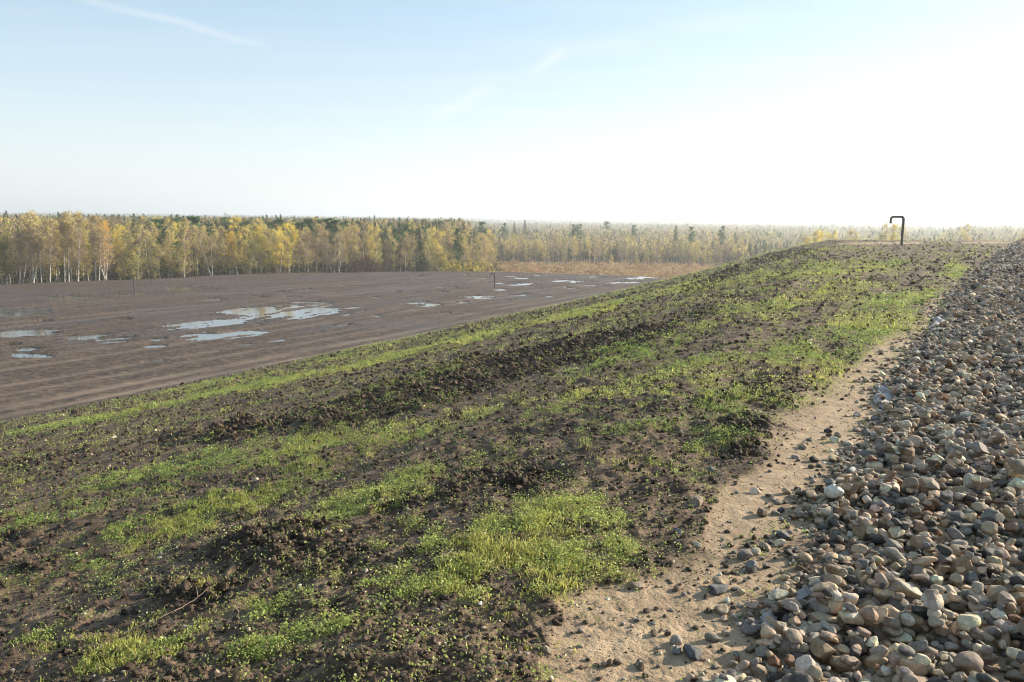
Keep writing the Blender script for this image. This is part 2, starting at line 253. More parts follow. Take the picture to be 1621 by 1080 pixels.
def make_plain(name, c1, c2, scale, rough=.9, bs=.4, bd=.01):
    m, nt, b = mat(name, rough, .2); n = noise(nt, scale, 5, pos(nt), .6)
    nt.links.new(ramp(nt, n, [(.35, c1), (.65, c2)]), b.inputs['Base Color']); bump(nt, b, n, bs, bd); return m

M_SOIL = make_soil(); M_STONE = make_stone(); M_WATER = make_water(); M_PIPE = make_pipe()
M_GRASS = make_leaf('seedling_leaf', (1, 1, 1), .5, rough=.42); M_LEAF = make_leaf('tree_leaf', (1, 1, 1), .5, rough=.7)
M_BIRCH = make_bark('birch_bark', (.10, .085, .07), (.44, .41, .36), 2.2, 5.0, (.36, .46))
M_PINE = make_bark('pine_bark', (.10, .06, .035), (.30, .17, .09), 5, 2, (.4, .6))
M_TWIG = make_leaf('twigs', (1, 1, 1), .1)
M_CLOD = make_plain('clod', (.020, .014, .010), (.13, .092, .063), 14, .85, .9, .008)
M_LINER = make_plain('liner_fabric', (.22, .21, .22), (.42, .40, .39), 9, .8, .3, .01)
M_WOOD = make_plain('dry_twig', (.25, .17, .12), (.45, .33, .26), 60)
# ------------------------------------------------------------------ surface fields
def splats(L, s, t):
    g = np.zeros_like(s)
    for cs, ct, a, b, c, d, amp in L:
        u = (a*(s-cs)+b*(t-ct))**2+(c*(s-cs)+d*(t-ct))**2
        g = np.maximum(g*1.0, 0)+amp*np.exp(-1.15*u*np.clip(u, .35, 3))*(1-.45*np.clip(g, 0, 1))
    return g
def field(x, y, D=None, spacing=None, detail=True):
    """height and surface masks at world points"""
    s, t = to_st(x, y); D = np.hypot(x, y) if D is None else D
    if spacing is None: spacing = np.maximum(.0017*D, .004)
    z, e = base_z(x, y)
    onm = sstep(.25, 1.3, z)                                     # on the mound
    out = sstep(.5, 3.0, e)                                      # outside the fill
    n1 = fbm(s/3.4, t/.75, 3, 4); n2 = fbm(x/.35, y/.35, 9, 3); n3 = fbm(s/14, t/3.0, 21, 3)
    near = D < 130
    g = splats(GRASS_SPLATS, s, t)
    n4 = fbm(x/.13, y/.13, 10, 2); G = sstep(.18, 1.25, g*.98+.66*n1+.42*n2+.15*n3+.85*n4*(D < 30)+.10*sstep(9, 24, D)-.30*sstep(50, 62, s)*sstep(14, 8, t))*sstep(.8, 1.9, z)*(1-out)
    dk = splats(DARK_SPLATS, s, t)
    K = np.clip(sstep(.30, .85, dk*.8+.40*n1+.25*n2+.12)*onm, 0, 1)
    sd = splats(SAND_SPLATS, s, t)
    ed = gravel_edge(s); over = ed-t                              # >0 under the gravel strip
    strip = sstep(.75, .15, np.abs(t-ed-.30+.16*sstep(6, 14, s))/((.72+.30*vnoise(s/1.6, s*0, 61))*(1-.52*sstep(6, 16, s))))
    S = np.clip(.95*sstep(.22, .70, sd*.80+.58*strip+.22*n1+.20*n2)*onm+sstep(-.05, .12, over)*onm, 0, 1)
    K = K*(1-S); G = G*(1-.95*S)
    P = (1-onm)*(1-out)
    # wheel tracks along the toe of the slope and across the plateau
    wob = .5*vnoise(s/16, s*0, 41)+np.clip(t-36, 0, 30)*.10*np.sin(s/26+.6)
    tr = np.zeros_like(s)
    for tc_, w, a in ((32.9, .5, 1.0), (34.8, .5, .8), (37.4, .35, .55), (39.2, .25, .5), (43, .35, .5), (44.9, .35, .45), (51.8, .3, .3), (58, .4, .45), (60.2, .4, .4), (68, .4, .35), (70.2, .4, .35), (30.6, .3, .45)):
        tr = np.maximum(tr, a*np.exp(-((t-tc_-wob)/w)**2)*(.55+.45*vnoise(s/3.5, t*0, 43)))
    tr = np.clip(tr*(1-out)*(D > 12), 0, 1)*sstep(.9, .5, onm)
    furrow = vnoise(s/20, t/.75, 51)*.6+vnoise(s/11, t/.33, 52)*.4
    wet = P*sstep(.1, .6, fbm(s/15, t/5, 71, 3)+.15)
    if detail:
        fade = lambda L_: np.clip((L_/spacing-1.6)/2.0, 0, 1)
        R = np.clip(.42+.62*K+.15*n1-.85*S*(over < .0)-.6*S*(over > 0), .05, 1.25)
        R = R*onm + P*.50 + out*.5
        w1 = vnoise(x/.16, y/.16, 81); w2 = vnoise(x/.16, y/.16, 82)
        xx = x+.05*w1; yy = y+.05*w2
        dz = R*(.032*fbm(x/.9, y/.9, 83, 3)*fade(.9)+.016*vnoise(x/.25, y/.25, 84)*fade(.25))*(1+1.2*sstep(8,25,D))
        dz += R*lumps(xx*.9, yy*1.05, .60, 90, .10+.12*sstep(8, 25, D))*fade(.6)*onm*(.10+.22*sstep(8, 25, D))
        dz += R*lumps(xx, yy, .24, 91, .32)*fade(.24)*(.26+.3*sstep(8, 25, D))
        m = D < 60
        if m.any():
            xm, ym = x[m], y[m]; q = np.zeros_like(x)
            rg = lambda L_, sd_: (1-2*np.abs(vnoise(xm/L_, ym/L_, sd_)))
            q[m] = .016*rg(.22, 101)*fade(.2)[m]+.010*rg(.095, 102)*fade(.09)[m]+.006*rg(.042, 103)*fade(.04)[m]
            dz += np.clip(R, 0, 1)*q*onm*1.3
        m = D < 45
        if m.any():
            q = np.zeros_like(x); xm, ym = xx[m], yy[m]
            wv = .020*vnoise(xm/.045, ym/.045, 85)*fade(.06)[m]; wq = .020*vnoise(xm/.045, ym/.045, 86)*fade(.06)[m]; q[m] = .50*lumps(xm+wv, ym+wq, .095, 92, .45)*(1+.35*vnoise(xm/.03, ym/.03, 87)*fade(.05)[m])*fade(.105)[m]
            dz += R*q
        m = D < 16
        if m.any():
            q = np.zeros_like(x); xm, ym = x[m]+.012*w2[m]+.009*vnoise(x[m]/.018, y[m]/.018, 88), y[m]+.012*w1[m]+.009*vnoise(x[m]/.018, y[m]/.018, 89)
            q[m] = .65*lumps(xm, ym, .042, 93, .6)*fade(.045)[m]+.006*vnoise(xm/.03, ym/.03, 94)*fade(.03)[m]
            dz += np.clip(R, .25, 1)*q
        dz += .05*vnoise(s/3.0, t/.6, 95)*onm*(1-S)*(1-out)*.6     # old furrows that run along the slope
        dz += P*(.028*furrow+.035*fbm(x/2.2, y/2.2, 111, 3))
        dz -= tr*.05
        heap = sstep(-.03, .5, over)*onm*(1-out)
        z = z+dz+heap*(.01+.05*fbm(x/1.1, y/1.1, 97, 2))
    for px, py, a, b, an in PUDDLES:                             # shallow pans that hold the puddles
        m = np.abs(x-px) < a+b+5
        m &= np.abs(y-py) < a+b+5
        if not m.any(): continue
        dx_ = x[m]-px; dy_ = y[m]-py; ca, sa = cos(an), sin(an)
        u = (dx_*ca+dy_*sa)/max(a, .3)*.92; v = (-dx_*sa+dy_*ca)/max(b, .25)*.8
        rr = u*u+v*v+2.0*fbm((dx_*ca+dy_*sa)/2.6, (-dx_*sa+dy_*ca)/.6+px, 99, 3)+.10
        z[m] = z[m]-.17*sstep(1.25, .35, rr)
        P_ = sstep(2.4, .9, rr); wet[m] = np.maximum(wet[m], P_)
    return dict(z=z, G=G, K=K, S=S, P=P, tr=tr, out=out, wet=np.clip(wet, 0, 1), over=over, s=s, t=t, D=D, onm=onm, e=e)

# ------------------------------------------------------------------ the ground: one sheet, finer near the viewpoint
def build_ground():
    az_in = np.radians(np.arange(-41, 43.001, .098))
    az_out1 = np.radians(np.arange(-180, -41, 2.5)); az_out2 = np.radians(np.arange(43.5, 179, 2.5))
    az = np.concatenate([az_out1, az_in, az_out2]); na = len(az)
    r = [.35]
    while r[-1] < 7000:
        d = r[-1]
        k = .03 if d < 1.6 else (.0036 if d < 8 else (.0046 if d < 60 else (.0058 if d < 132 else .03)))
        r.append(d*(1+k))
    r = np.array(r); nr = len(r)
    A, Rr = np.meshgrid(az, r)
    x = (Rr*np.sin(A)).ravel(); y = (Rr*np.cos(A)).ravel(); D = Rr.ravel()
    sp = np.maximum(D*.0046, .005); sp = np.where(D > 132, D*.03, sp)
    sp = np.where((A.ravel() < radians(-41.5)) | (A.ravel() > radians(43.2)), D*.045, sp)
    f = field(x, y, D, sp)
    V = np.stack([x, y, f['z']], 1)
    i = np.arange(nr-1)[:, None]*na; j = np.arange(na)[None, :]; j2 = (j+1) % na
    F = np.stack([i+j, i+j2, i+na+j2, i+na+j], -1).reshape(-1, 4)[:, ::-1]
    V = np.concatenate([V, [[0, 0, f['z'][:na].mean()]]]); c = len(V)-1
    jj = np.arange(na); cap = np.stack([jj, (jj+1) % na, np.full(na, c)], 1)
    z0 = np.zeros((1, 4))
    mask = np.stack([f['G'], f['K'], f['S'], f['onm']], 1); zone = np.stack([f['P'], f['tr'], f['out'], f['wet']], 1)
    me = mesh_np('ground', V, [F, cap], [M_SOIL], {'mask': np.concatenate([mask, z0]), 'zone': np.concatenate([zone, z0])}, True)
    o = link('ground', me); tag(o, kind='structure')
    o['label'] = 'bare soil slope, flat muddy plateau below it and forest floor beyond'
    return o
import time; T0 = time.time()
build_ground(); print('ground', time.time()-T0)

# puddles
def puddle(k, px, py, a, b, an):
    n = 40; th = np.arange(n)/n*2*pi
    u = (max(a, .3)*1.45)*np.cos(th); v = (max(b, .25)*1.7)*np.sin(th)
    x = px+u*cos(an)-v*sin(an); y = py+u*sin(an)+v*cos(an)
    V = np.stack([x-px, y-py, np.zeros(n)], 1); V = np.concatenate([V, [[0, 0, 0]]])
    F = np.stack([np.arange(n), (np.arange(n)+1) % n, np.full(n, n)], 1)
    o = link('puddle', mesh_np('puddle', V, F, [M_WATER]), loc=(px, py, -.046-.0007*k)); tag(o, kind='structure')
for k, p_ in enumerate(PUDDLES): puddle(k, *p_)
# ------------------------------------------------------------------ stones
def ico(sub):
    ph = (1+sqrt(5))/2
    V = [(-1, ph, 0), (1, ph, 0), (-1, -ph, 0), (1, -ph, 0), (0, -1, ph), (0, 1, ph), (0, -1, -ph), (0, 1, -ph), (ph, 0, -1), (ph, 0, 1), (-ph, 0, -1), (-ph, 0, 1)]
    F = [(0, 11, 5), (0, 5, 1), (0, 1, 7), (0, 7, 10), (0, 10, 11), (1, 5, 9), (5, 11, 4), (11, 10, 2), (10, 7, 6), (7, 1, 8), (3, 9, 4), (3, 4, 2), (3, 2, 6), (3, 6, 8), (3, 8, 9), (4, 9, 5), (2, 4, 11), (6, 2, 10), (8, 6, 7), (9, 8, 1)]
    V = [np.array(v)/np.linalg.norm(v) for v in V]
    for _ in range(sub):
        cache = {}; G = []
        def mid(a, b):
            k = (min(a, b), max(a, b))
            if k not in cache: m = V[a]+V[b]; V.append(m/np.linalg.norm(m)); cache[k] = len(V)-1
            return cache[k]
        for a, b, c in F:
            ab, bc, ca = mid(a, b), mid(b, c), mid(c, a); G += [(a, ab, ca), (b, bc, ab), (c, ca, bc), (ab, bc, ca)]
        F = G
    return np.array(V), np.array(F)
ICO = [ico(0), ico(1), ico(2), ico(3)]
def stone_variants(sub, n, seed):
    r = np.random.default_rng(seed); V0, F = ICO[sub]; out = []
    for k in range(n):
        V = V0.copy()
        for _ in range(r.integers(9, 15)):
            nrm = r.normal(size=3); nrm /= np.linalg.norm(nrm); o = r.uniform(.52, .84)
            d = V @ nrm; m = d > o
            V[m] -= np.outer((d[m]-o)*.97, nrm)
        if sub >= 1: V *= (1+.05*r.normal(size=(1, 1)))*(1+.03*np.sin(V0 @ r.normal(size=3)*4+r.uniform(0, 6)))[:, None]
        V /= np.abs(V).max(0)
        out.append(V)
    return np.array(out), F
SV = [stone_variants(k, 40, 5+k) for k in range(4)]
PAL = [('grey', (.32, .295, .26)), ('blue grey', (.20, .195, .195)), ('dark slate', (.060, .059, .060)), ('tan', (.54, .43, .30)), ('cream', (.70, .62, .50)), ('brown', (.31, .225, .15)),
       ('pinkish', (.42, .32, .26)), ('rust brown', (.24, .115, .055)), ('pale grey', (.58, .54, .48)), ('taupe', (.38, .32, .25))]
PW = np.array([.16, .09, .12, .18, .08, .09, .06, .025, .09, .13]); PW /= PW.sum()
def pick_cols(n, r):
    k = r.choice(len(PAL), n, p=PW); c = np.array([p_[1] for p_ in PAL])[k]
    c = c*np.array([1.05, 1.0, .93])*(1+.20*r.normal(size=(n, 1))).clip(.6, 1.5)*(1+.025*r.normal(size=(n, 3)))
    return k, c.clip(.02, .75)
def rotm(yaw, pitch, roll):
    cy, sy, cp, sp_, cr, sr = np.cos(yaw), np.sin(yaw), np.cos(pitch), np.sin(pitch), np.cos(roll), np.sin(roll)
    return np.stack([np.stack([cy*cp, cy*sp_*sr-sy*cr, cy*sp_*cr+sy*sr], -1), np.stack([sy*cp, sy*sp_*sr+cy*cr, sy*sp_*cr-cy*sr], -1), np.stack([-sp_, cp*sr, cp*cr], -1)], -2)

def deposit(s0, s1, tl, count, size, seed, cell, pile=1.0):
    """drop stones one by one on a height map so that each rests on those below it"""
    r = np.random.default_rng(seed)
    ss = r.uniform(s0, s1, count*2); ed = gravel_edge(ss)
    tt = tl+(ed+.05-tl)*r.uniform(0, 1, count*2)
    keep = (tt < ed-.02) | (r.random(count*2) < .30)
    ss, tt = ss[keep][:count], tt[keep][:count]; n = len(ss)
    far_ = r.random(n) < .030; ss_e = gravel_edge(ss); tt = np.where(far_, ss_e+.02+r.exponential(.09, n).clip(0, .32), tt)
    x, y = to_xy(ss, tt)
    L_ = size*np.exp(.40*r.normal(size=n)).clip(.34, 2.3)*.5            # half length
    B_ = L_*r.uniform(.60, .95, n); H_ = L_*r.uniform(.38, .78, n)
    L_ = np.where(far_, L_*.72, L_); B_ = np.where(far_, B_*.72, B_); H_ = np.where(far_, H_*.72, H_)
    yaw = r.uniform(0, 2*pi, n); pit = r.normal(size=n)*.26; rol = r.normal(size=n)*.26
    f = field(x, y, np.hypot(x, y), np.full(n, .3)); zg = f['z']
    gs0, gt0 = s0-.3, tl-.3; ns = int((s1-s0+.6)/cell)+2; nt_ = int((2.0-tl)/cell)+2
    base = np.zeros((ns, nt_)); H = np.full((ns, nt_), -1e3)
    gi = np.clip(((ss-gs0)/cell).astype(int), 0, ns-1); gj = np.clip(((tt-gt0)/cell).astype(int), 0, nt_-1)
    S_, T_ = np.meshgrid(gs0+np.arange(ns)*cell, gt0+np.arange(nt_)*cell, indexing='ij')
    if ns*nt_ > 4e5:
        q = 4; Sq, Tq = S_[::q, ::q], T_[::q, ::q]; X, Y = to_xy(Sq.ravel(), Tq.ravel()); zz = field(X, Y, np.hypot(X, Y), np.full(X.shape, .3))['z'].reshape(Sq.shape)
        H = np.kron(zz, np.ones((q, q)))[:ns, :nt_].copy()
    else:
        X, Y = to_xy(S_.ravel(), T_.ravel()); H = field(X, Y, np.hypot(X, Y), np.full(X.shape, .3))['z'].reshape(S_.shape).copy()
    zc = np.empty(n); rad = (L_+B_)*.5
    for i in range(n):
        w = max(1, int(rad[i]*.85/cell)); a, b = gi[i], gj[i]
        a0, a1, b0, b1 = max(0, a-w), a+w+1, max(0, b-w), b+w+1
        P_ = H[a0:a1, b0:b1]; m = np.sort(P_.ravel()); base_ = m[int(len(m)*.55)]
        zc[i] = base_+H_[i]*.50
        ii = (np.arange(a0, a0+P_.shape[0])-a)*cell/rad[i]; jj = (np.arange(b0, b0+P_.shape[1])-b)*cell/rad[i]
        dd = 1-(ii[:, None]**2+jj[None, :]**2)
        top = np.where(dd > 0, zc[i]+H_[i]*np.sqrt(np.clip(dd, 0, 1)), -1e3)
        H[a0:a1, b0:b1] = np.maximum(P_, top)
    seen = zc+H_*.9 >= H[gi, gj]-.012
    k, c = pick_cols(n, r)
    return dict(x=x, y=y, z=zc, L=L_, B=B_, H=H_, yaw=yaw, pit=pit, rol=rol, k=k, c=c, seen=seen, s=ss, t=tt, var=r.integers(0, 40, n))
def build_batch(d, idx, sub):
    Vv, F = SV[sub]; nv = Vv.shape[1]
    V = Vv[d['var'][idx]]*np.stack([d['L'][idx], d['B'][idx], d['H'][idx]], -1)[:, None, :]
    V = np.einsum('nij,nvj->nvi', rotm(d['yaw'][idx], d['pit'][idx], d['rol'][idx]), V)
    V += np.stack([d['x'][idx], d['y'][idx], d['z'][idx]], -1)[:, None, :]
    Fs = (F[None]+np.arange(len(idx))[:, None, None]*nv).reshape(-1, 3)
    return V.reshape(-1, 3), Fs, np.repeat(d['c'][idx], nv, 0)

T0 = time.time()
zones = [deposit(1.6, 8, -2.2, 20500, .050, 1, .0095), deposit(8, 18, -3.0, 24000, .056, 2, .015),
         deposit(18, 40, -3.8, 24000, .085, 3, .03), deposit(40, 88, -6, 24000, .11, 4, .05)]
print('deposit', time.time()-T0)
CAMV = np.array([0, 0, CAM_Z]); pr = radians(8.7)
def screen(x, y, z):
    """where a point of the place falls in the photograph, only used to pick and describe the nearest stones"""
    dz = z-CAM_Z; depth = y*cos(pr)-dz*sin(pr); up = y*sin(pr)+dz*cos(pr)
    return 810.5+1261*x/depth, 540-1261*up/depth, depth
near = zones[0]; nn = len(near['x'])
u_, v_, dep = screen(near['x'], near['y'], near['z'])
vis = near['seen'] & (u_ > 10) & (u_ < 1621) & (v_ < 1075) & (v_ > 450)
score = np.where(vis, (near['L']*near['B'])/dep**2, 0); top = np.argsort(-score)[:276]
SZ = ['very large', 'large', 'medium', 'small']
used = {}
def shape_word(L, B, H):
    if H/L < .48: return 'flat'
    if L/B > 1.45: return 'long'
    if H/L > .68: return 'chunky'
    return 'rounded'
def where_word(u, v, over):
    e = 'on the sandy edge' if over < .22 else ('at the right' if u > 1480 else 'inside the gravel')
    h = 'along the photo bottom' if v > 990 else ('just above the bottom' if v > 900 else ('beside the green patch' if v > 800 else ('above the green patch' if v > 700 else 'where the strip narrows')))
    return e+', '+h
over_n = gravel_edge(near['s'])-near['t']
cnt = {}
for rank, i in enumerate(top):
    L, B, H = near['L'][i], near['B'][i], near['H'][i]
    V, F, C_ = build_batch(near, np.array([i]), 3 if rank < 120 else 2)
    c0 = np.array([near['x'][i], near['y'][i], near['z'][i]])
    o = link('stone', mesh_np('stone', V-c0, F, [M_STONE], {'tint': C_}, True), loc=c0)
    lab = '%s %s %s stone' % ('big' if L > .046 else ('midsized' if L > .036 else 'smallish'), PAL[near['k'][i]][0], shape_word(L, B, H))
    tag(o, lab+' '+where_word(u_[i], v_[i], over_n[i]), 'stone', 'stones of the gravel strip'); cnt.setdefault(o['label'], []).append((u_[i], o))
for lab, L in cnt.items():
    if len(L) > 1:
        L.sort(key=lambda q: q[0]); words = ['leftmost', 'second from left', 'third from left', 'fourth from left', 'fifth from left', 'sixth from left', 'seventh from left', 'eighth from left']
        for q, (_, o) in enumerate(L[:8]): o['label'] = lab+', '+words[q]
mask = np.ones(nn, bool); mask[top] = False; rest = np.nonzero(mask)[0]
parts = []
dn = np.hypot(near['x'], near['y'])
for idx, sub in ((rest[dn[rest] < 5.5], 2), (rest[dn[rest] >= 5.5], 1)): parts.append(build_batch(near, idx, sub))
for zi, sub in ((1, 1), (2, 0), (3, 0)): parts.append(build_batch(zones[zi], np.arange(len(zones[zi]['x'])), sub))
Vs, Fs, Cs = [], [], []; n0 = 0
for V, F, C_ in parts: Vs.append(V); Fs.append(F+n0); Cs.append(C_); n0 += len(V)
o = link('gravel', mesh_np('gravel', np.concatenate(Vs), np.concatenate(Fs), [M_STONE], {'tint': np.concatenate(Cs)}, np.concatenate([np.full(len(p_[1]), i_ == 0) for i_, p_ in enumerate(parts)])))
tag(o, 'strip of loose grey and tan cobbles running up the right side to the crest', 'gravel', kind='stuff')

# loose stones lying on the soil and the sand
KEY = {'brown': (.17, .12, .085), 'cream': (.62, .55, .42), 'grey': (.20, .20, .20), 'slate': (.12, .13, .145), 'tan': (.34, .27, .19), 'white': (.74, .72, .68)}
r_ = np.random.default_rng(77)
for i, (x, y, w, k, lab) in enumerate(LOOSE):
    zg = float(field(np.array([x]), np.array([y]))['z'][0]); L = w*.55; H = L*(.42 if 'flat' in lab else .68)
    V = SV[3][0][i % 40]*np.array([L, L*.72, H]); V = V @ rotm(r_.uniform(0, 6), r_.normal()*.15, r_.normal()*.15).T
    c = np.array(KEY[k])*r_.uniform(.9, 1.1)
    o = link('loose_stone', mesh_np('loose_stone', V, SV[3][1], [M_STONE], {'tint': np.broadcast_to(c, V.shape)}, True), loc=(x, y, zg+H*.45))
    tag(o, lab, 'stone', 'loose stones on the ground')
# ------------------------------------------------------------------ small cover on the soil, finer near the viewpoint
def polar_pts(n, d0, d1, r, a0=-39, a1=40):
    az = np.radians(r.uniform(a0, a1, n)); D = np.exp(r.uniform(log(d0), log(d1), n))
    return D*np.sin(az), D*np.cos(az), D
def build_clods():
    r = np.random.default_rng(21); n = 230000
    x, y, D = polar_pts(n, 2.2, 75, r); f = field(x, y)
    ok = (f['over'] < -.05) & (f['onm'] > .5) & (f['e'] < -1) & (r.random(n) < (.30+.7*f['K'])*(1-.93*f['S'])*(1-.45*f['G']))
    x, y, D, z, K = x[ok], y[ok], D[ok], f['z'][ok], f['K'][ok]; n = len(x)
    L = (.0050+.022*r.random(n)**4.0)*(1+.4*K)*np.clip(D/4.5, 1, 8)**.70*.8
    d = dict(x=x, y=y, z=z+L*.10, L=L, B=L*r.uniform(.6, 1, n), H=L*r.uniform(.5, .9, n), yaw=r.uniform(0, 6.3, n), pit=r.normal(size=n)*.4, rol=r.normal(size=n)*.4, var=r.integers(0, 40, n), c=np.ones((n, 3)))
    V1, F1, _ = build_batch(d, np.nonzero(L/D > .0035)[0], 1); V0, F0, _ = build_batch(d, np.nonzero(L/D <= .0035)[0], 0)
    V = np.concatenate([V1, V0]); V += .10*np.repeat(1, len(V))[:, None]*0
    o = link('soil_clods', mesh_np('soil_clods', V, np.concatenate([F1, F0+len(V1)]), [M_CLOD], {}, False))
    tag(o, 'crumbly dark clods of peat soil scattered over the slope', 'soil', kind='stuff')
    # pale grit
    n = 12000; x, y, D = polar_pts(n, 2.3, 45, r); f = field(x, y)
    ok = (f['onm'] > .5) & (f['over'] < 0) & (r.random(n) < .25+.6*f['S']+.5*np.exp(f['over']/.6)); x, y, D, z = x[ok], y[ok], D[ok], f['z'][ok]; n = len(x)
    L = (.0025+.013*r.random(n)**4)*np.maximum(1, D/5)**.6; k, c = pick_cols(n, r); c = c*.9+.08
    d = dict(x=x, y=y, z=z+L*.3, L=L, B=L*.8, H=L*.6, yaw=r.uniform(0, 6.3, n), pit=r.normal(size=n)*.3, rol=r.normal(size=n)*.3, var=r.integers(0, 40, n), c=c)
    V, F, C_ = build_batch(d, np.arange(n), 1)
    o = link('grit', mesh_np('grit', V, F, [M_STONE], {'tint': C_}, True)); tag(o, 'small pale pebbles and grit sprinkled on soil and sand', 'pebbles', kind='stuff')
T0 = time.time(); build_clods(); print('clods', time.time()-T0)

def build_green():
    r = np.random.default_rng(5); n = 640000
    x, y, D = polar_pts(n, 2.2, 100, r); f = field(x, y)
    p_ = f['G']*.80+.045*(1-f['S'])*f['onm']*(f['over'] < -.1)
    sp = vnoise(x/.5, y/.5, 200)
    ok = (r.random(n) < p_) & (f['over'] < .0) & (f['e'] < 0); x, y, D, z = x[ok], y[ok], D[ok], f['z'][ok]; G = f['G'][ok]; n = len(x)
    k = np.maximum(1, D/5.0)**.72
    grass = (vnoise(x/.7, y/.7, 201)+.5*vnoise(x/.2, y/.2, 202)+.5*r.normal(size=n)) > .50
    yel = (.5+.5*vnoise(x/1.5, y/1.5, 203))[:, None]
    col = np.array([.26, .32, .078])*(1-yel)+np.array([.48, .46, .13])*yel
    col = col*(1+.22*r.normal(size=(n, 1))).clip(.45, 1.6)
    dry = r.random(n) < .12; col[dry] = np.array([.34, .27, .13])
    # seedlings with small round leaves
    i = np.nonzero(~grass)[0]; m = 4; ii = np.repeat(i, m)
    an = r.uniform(0, 6.28, len(ii)); rad = r.uniform(.004, .020, len(ii))*k[ii]; sz = r.uniform(.004, .0115, len(ii))*k[ii]
    P = np.stack([x[ii]+np.cos(an)*rad, y[ii]+np.sin(an)*rad, z[ii]+r.uniform(.006, .034, len(ii))*k[ii]**.8], 1)
    V1, F1 = quads_at(P, sz*1.15, up=1.4, r=r, aspect=1.0); c1 = np.repeat(col[ii]*np.array([.85, 1.0, 1.0])*(1+.12*r.normal(size=(len(ii), 1))), 4, 0)
    o = link('seedlings', mesh_np('seedlings', V1, F1, [M_GRASS], {'tint': c1.clip(.01, 1)})); tag(o, 'low round leaved green seedlings sprouting in patches on the soil', 'seedlings', kind='stuff')
    # blades
    i = np.nonzero(grass)[0]; m = 3; ii = np.repeat(i, m); q = len(ii)
    h = (.010+.032*r.random(q)**2.4)*(.55+.6*G[ii])*k[ii]**.8; w = r.uniform(.0016, .0032, q)*k[ii]**1.1
    an = r.uniform(0, 6.28, q); bx = np.cos(an); by = np.sin(an); ln = r.uniform(.1, .75, q)*h; wa = r.uniform(0, 6.28, q); wx = np.cos(wa)*w; wy = np.sin(wa)*w
    X = x[ii]+r.normal(size=q)*.012*k[ii]; Y = y[ii]+r.normal(size=q)*.012*k[ii]; Z = z[ii]-.004
    p0 = np.stack([X-wx, Y-wy, Z], 1); p1 = np.stack([X+wx, Y+wy, Z], 1)
    p2 = np.stack([X+bx*ln*.35+wx*.8, Y+by*ln*.35+wy*.8, Z+h*.6], 1); p3 = np.stack([X+bx*ln*.35-wx*.8, Y+by*ln*.35-wy*.8, Z+h*.6], 1); p4 = np.stack([X+bx*ln, Y+by*ln, Z+h], 1)
    V = np.stack([p0, p1, p2, p3, p4], 1).reshape(-1, 3); b5 = np.arange(q)[:, None]*5
    c = np.repeat(col[ii]*(1+.15*r.normal(size=(q, 1))), 5, 0)
    o = link('grass', mesh_np('grass', V, [b5+np.array([[0, 1, 2, 3]]), b5+np.array([[3, 2, 4]])], [M_GRASS], {'tint': c.clip(.01, 1)})); tag(o, 'thin young grass blades sprouting in patches on the slope', 'grass', kind='stuff')
T0 = time.time(); build_green(); print('green', time.time()-T0)

def build_reeds():
    """dry tufts standing in and around the pools at the left of the plateau"""
    r = np.random.default_rng(8); spots = [p_ for p_ in PUDDLES if p_[0] < -22 and p_[1] < 66]
    X, Y = [], []
    for px, py, a, b, an in PUDDLES:
        wgt = 1.0 if px < -25 else .05
        n = int(60*wgt*max(.5, a)**.5); u = r.normal(size=n)*a*.75; v = r.normal(size=n)*b*1.0+b*.5
        X.append(px+u*cos(an)-v*sin(an)); Y.append(py+u*sin(an)+v*cos(an))
    X = np.concatenate(X); Y = np.concatenate(Y); Z = field(X, Y)['z']; n = len(X)
    m = 5; X = np.repeat(X, m)+r.normal(size=n*m)*.05; Y = np.repeat(Y, m)+r.normal(size=n*m)*.05; Z = np.repeat(Z, m); q = len(X)
    h = r.uniform(.08, .26, q); w = .008; a_ = r.uniform(0, 6.28, q); ln = h*r.uniform(0, .5, q)
    V = np.stack([np.stack([X-w, Y, Z-.02], 1), np.stack([X+w, Y, Z-.02], 1), np.stack([X+np.cos(a_)*ln, Y+np.sin(a_)*ln, Z+h], 1)], 1).reshape(-1, 3)
    c = np.repeat(np.array([.10, .085, .05])*(1+.3*r.normal(size=(q, 1))).clip(.4, 1.8), 3, 0)
    o = link('reeds', mesh_np('reeds', V, np.arange(q*3).reshape(-1, 3), [M_GRASS], {'tint': c})); tag(o, 'short dark tufts of reed standing in the plateau pools', 'reeds', kind='stuff')
build_reeds()

def gz(x, y): return float(field(np.array([float(x)]), np.array([float(y)]))['z'][0])
def twig(label, pts, r0, branches=(), m=None, cat='twig', name='fallen_twig'):
    g = Geo(); P = []
    for (x, y, dz) in pts: P.append((x, y, gz(x, y)+dz))
    P = np.array(P); t_ = np.linspace(0, 1, len(P)); tt = np.linspace(0, 1, 14)
    Q = np.stack([np.interp(tt, t_, P[:, k]) for k in range(3)], 1); Q += np.random.default_rng(3).normal(size=Q.shape)*r0*.6
    V, F = tube(Q, np.linspace(r0, r0*.35, 14), 6); g.add(V, F)
    for (k, dx_, dy_, dz) in branches:
        B = np.stack([Q[k], Q[k]+np.array([dx_*.5, dy_*.5, dz*.6]), Q[k]+np.array([dx_, dy_, dz])]); V, F = tube(B, [r0*.55, r0*.4, r0*.2], 5); g.add(V, F)
    o = link(name, g.mesh(name, [m or M_WOOD], True)); return tag(o, label, cat)
twig('pale bent twig lying on dark soil at the lower left', [(-1.60, 3.10, .02), (-1.47, 3.15, .03), (-1.38, 3.26, .05), (-1.33, 3.33, .07)], .0028, [(10, -.02, .03, .04), (6, .03, -.05, .02)])
twig('thin upright dry stalk near the pale twig', [(-1.10, 3.02, .0), (-1.09, 3.0, .05), (-1.10, 2.98, .10)], .0022, [(9, .01, .02, .03)])
twig('dark stick leaning out of the soil left of the green patch', [(-.74, 3.10, .01), (-.66, 3.20, .03), (-.58, 3.30, .06)], .006, m=M_CLOD)
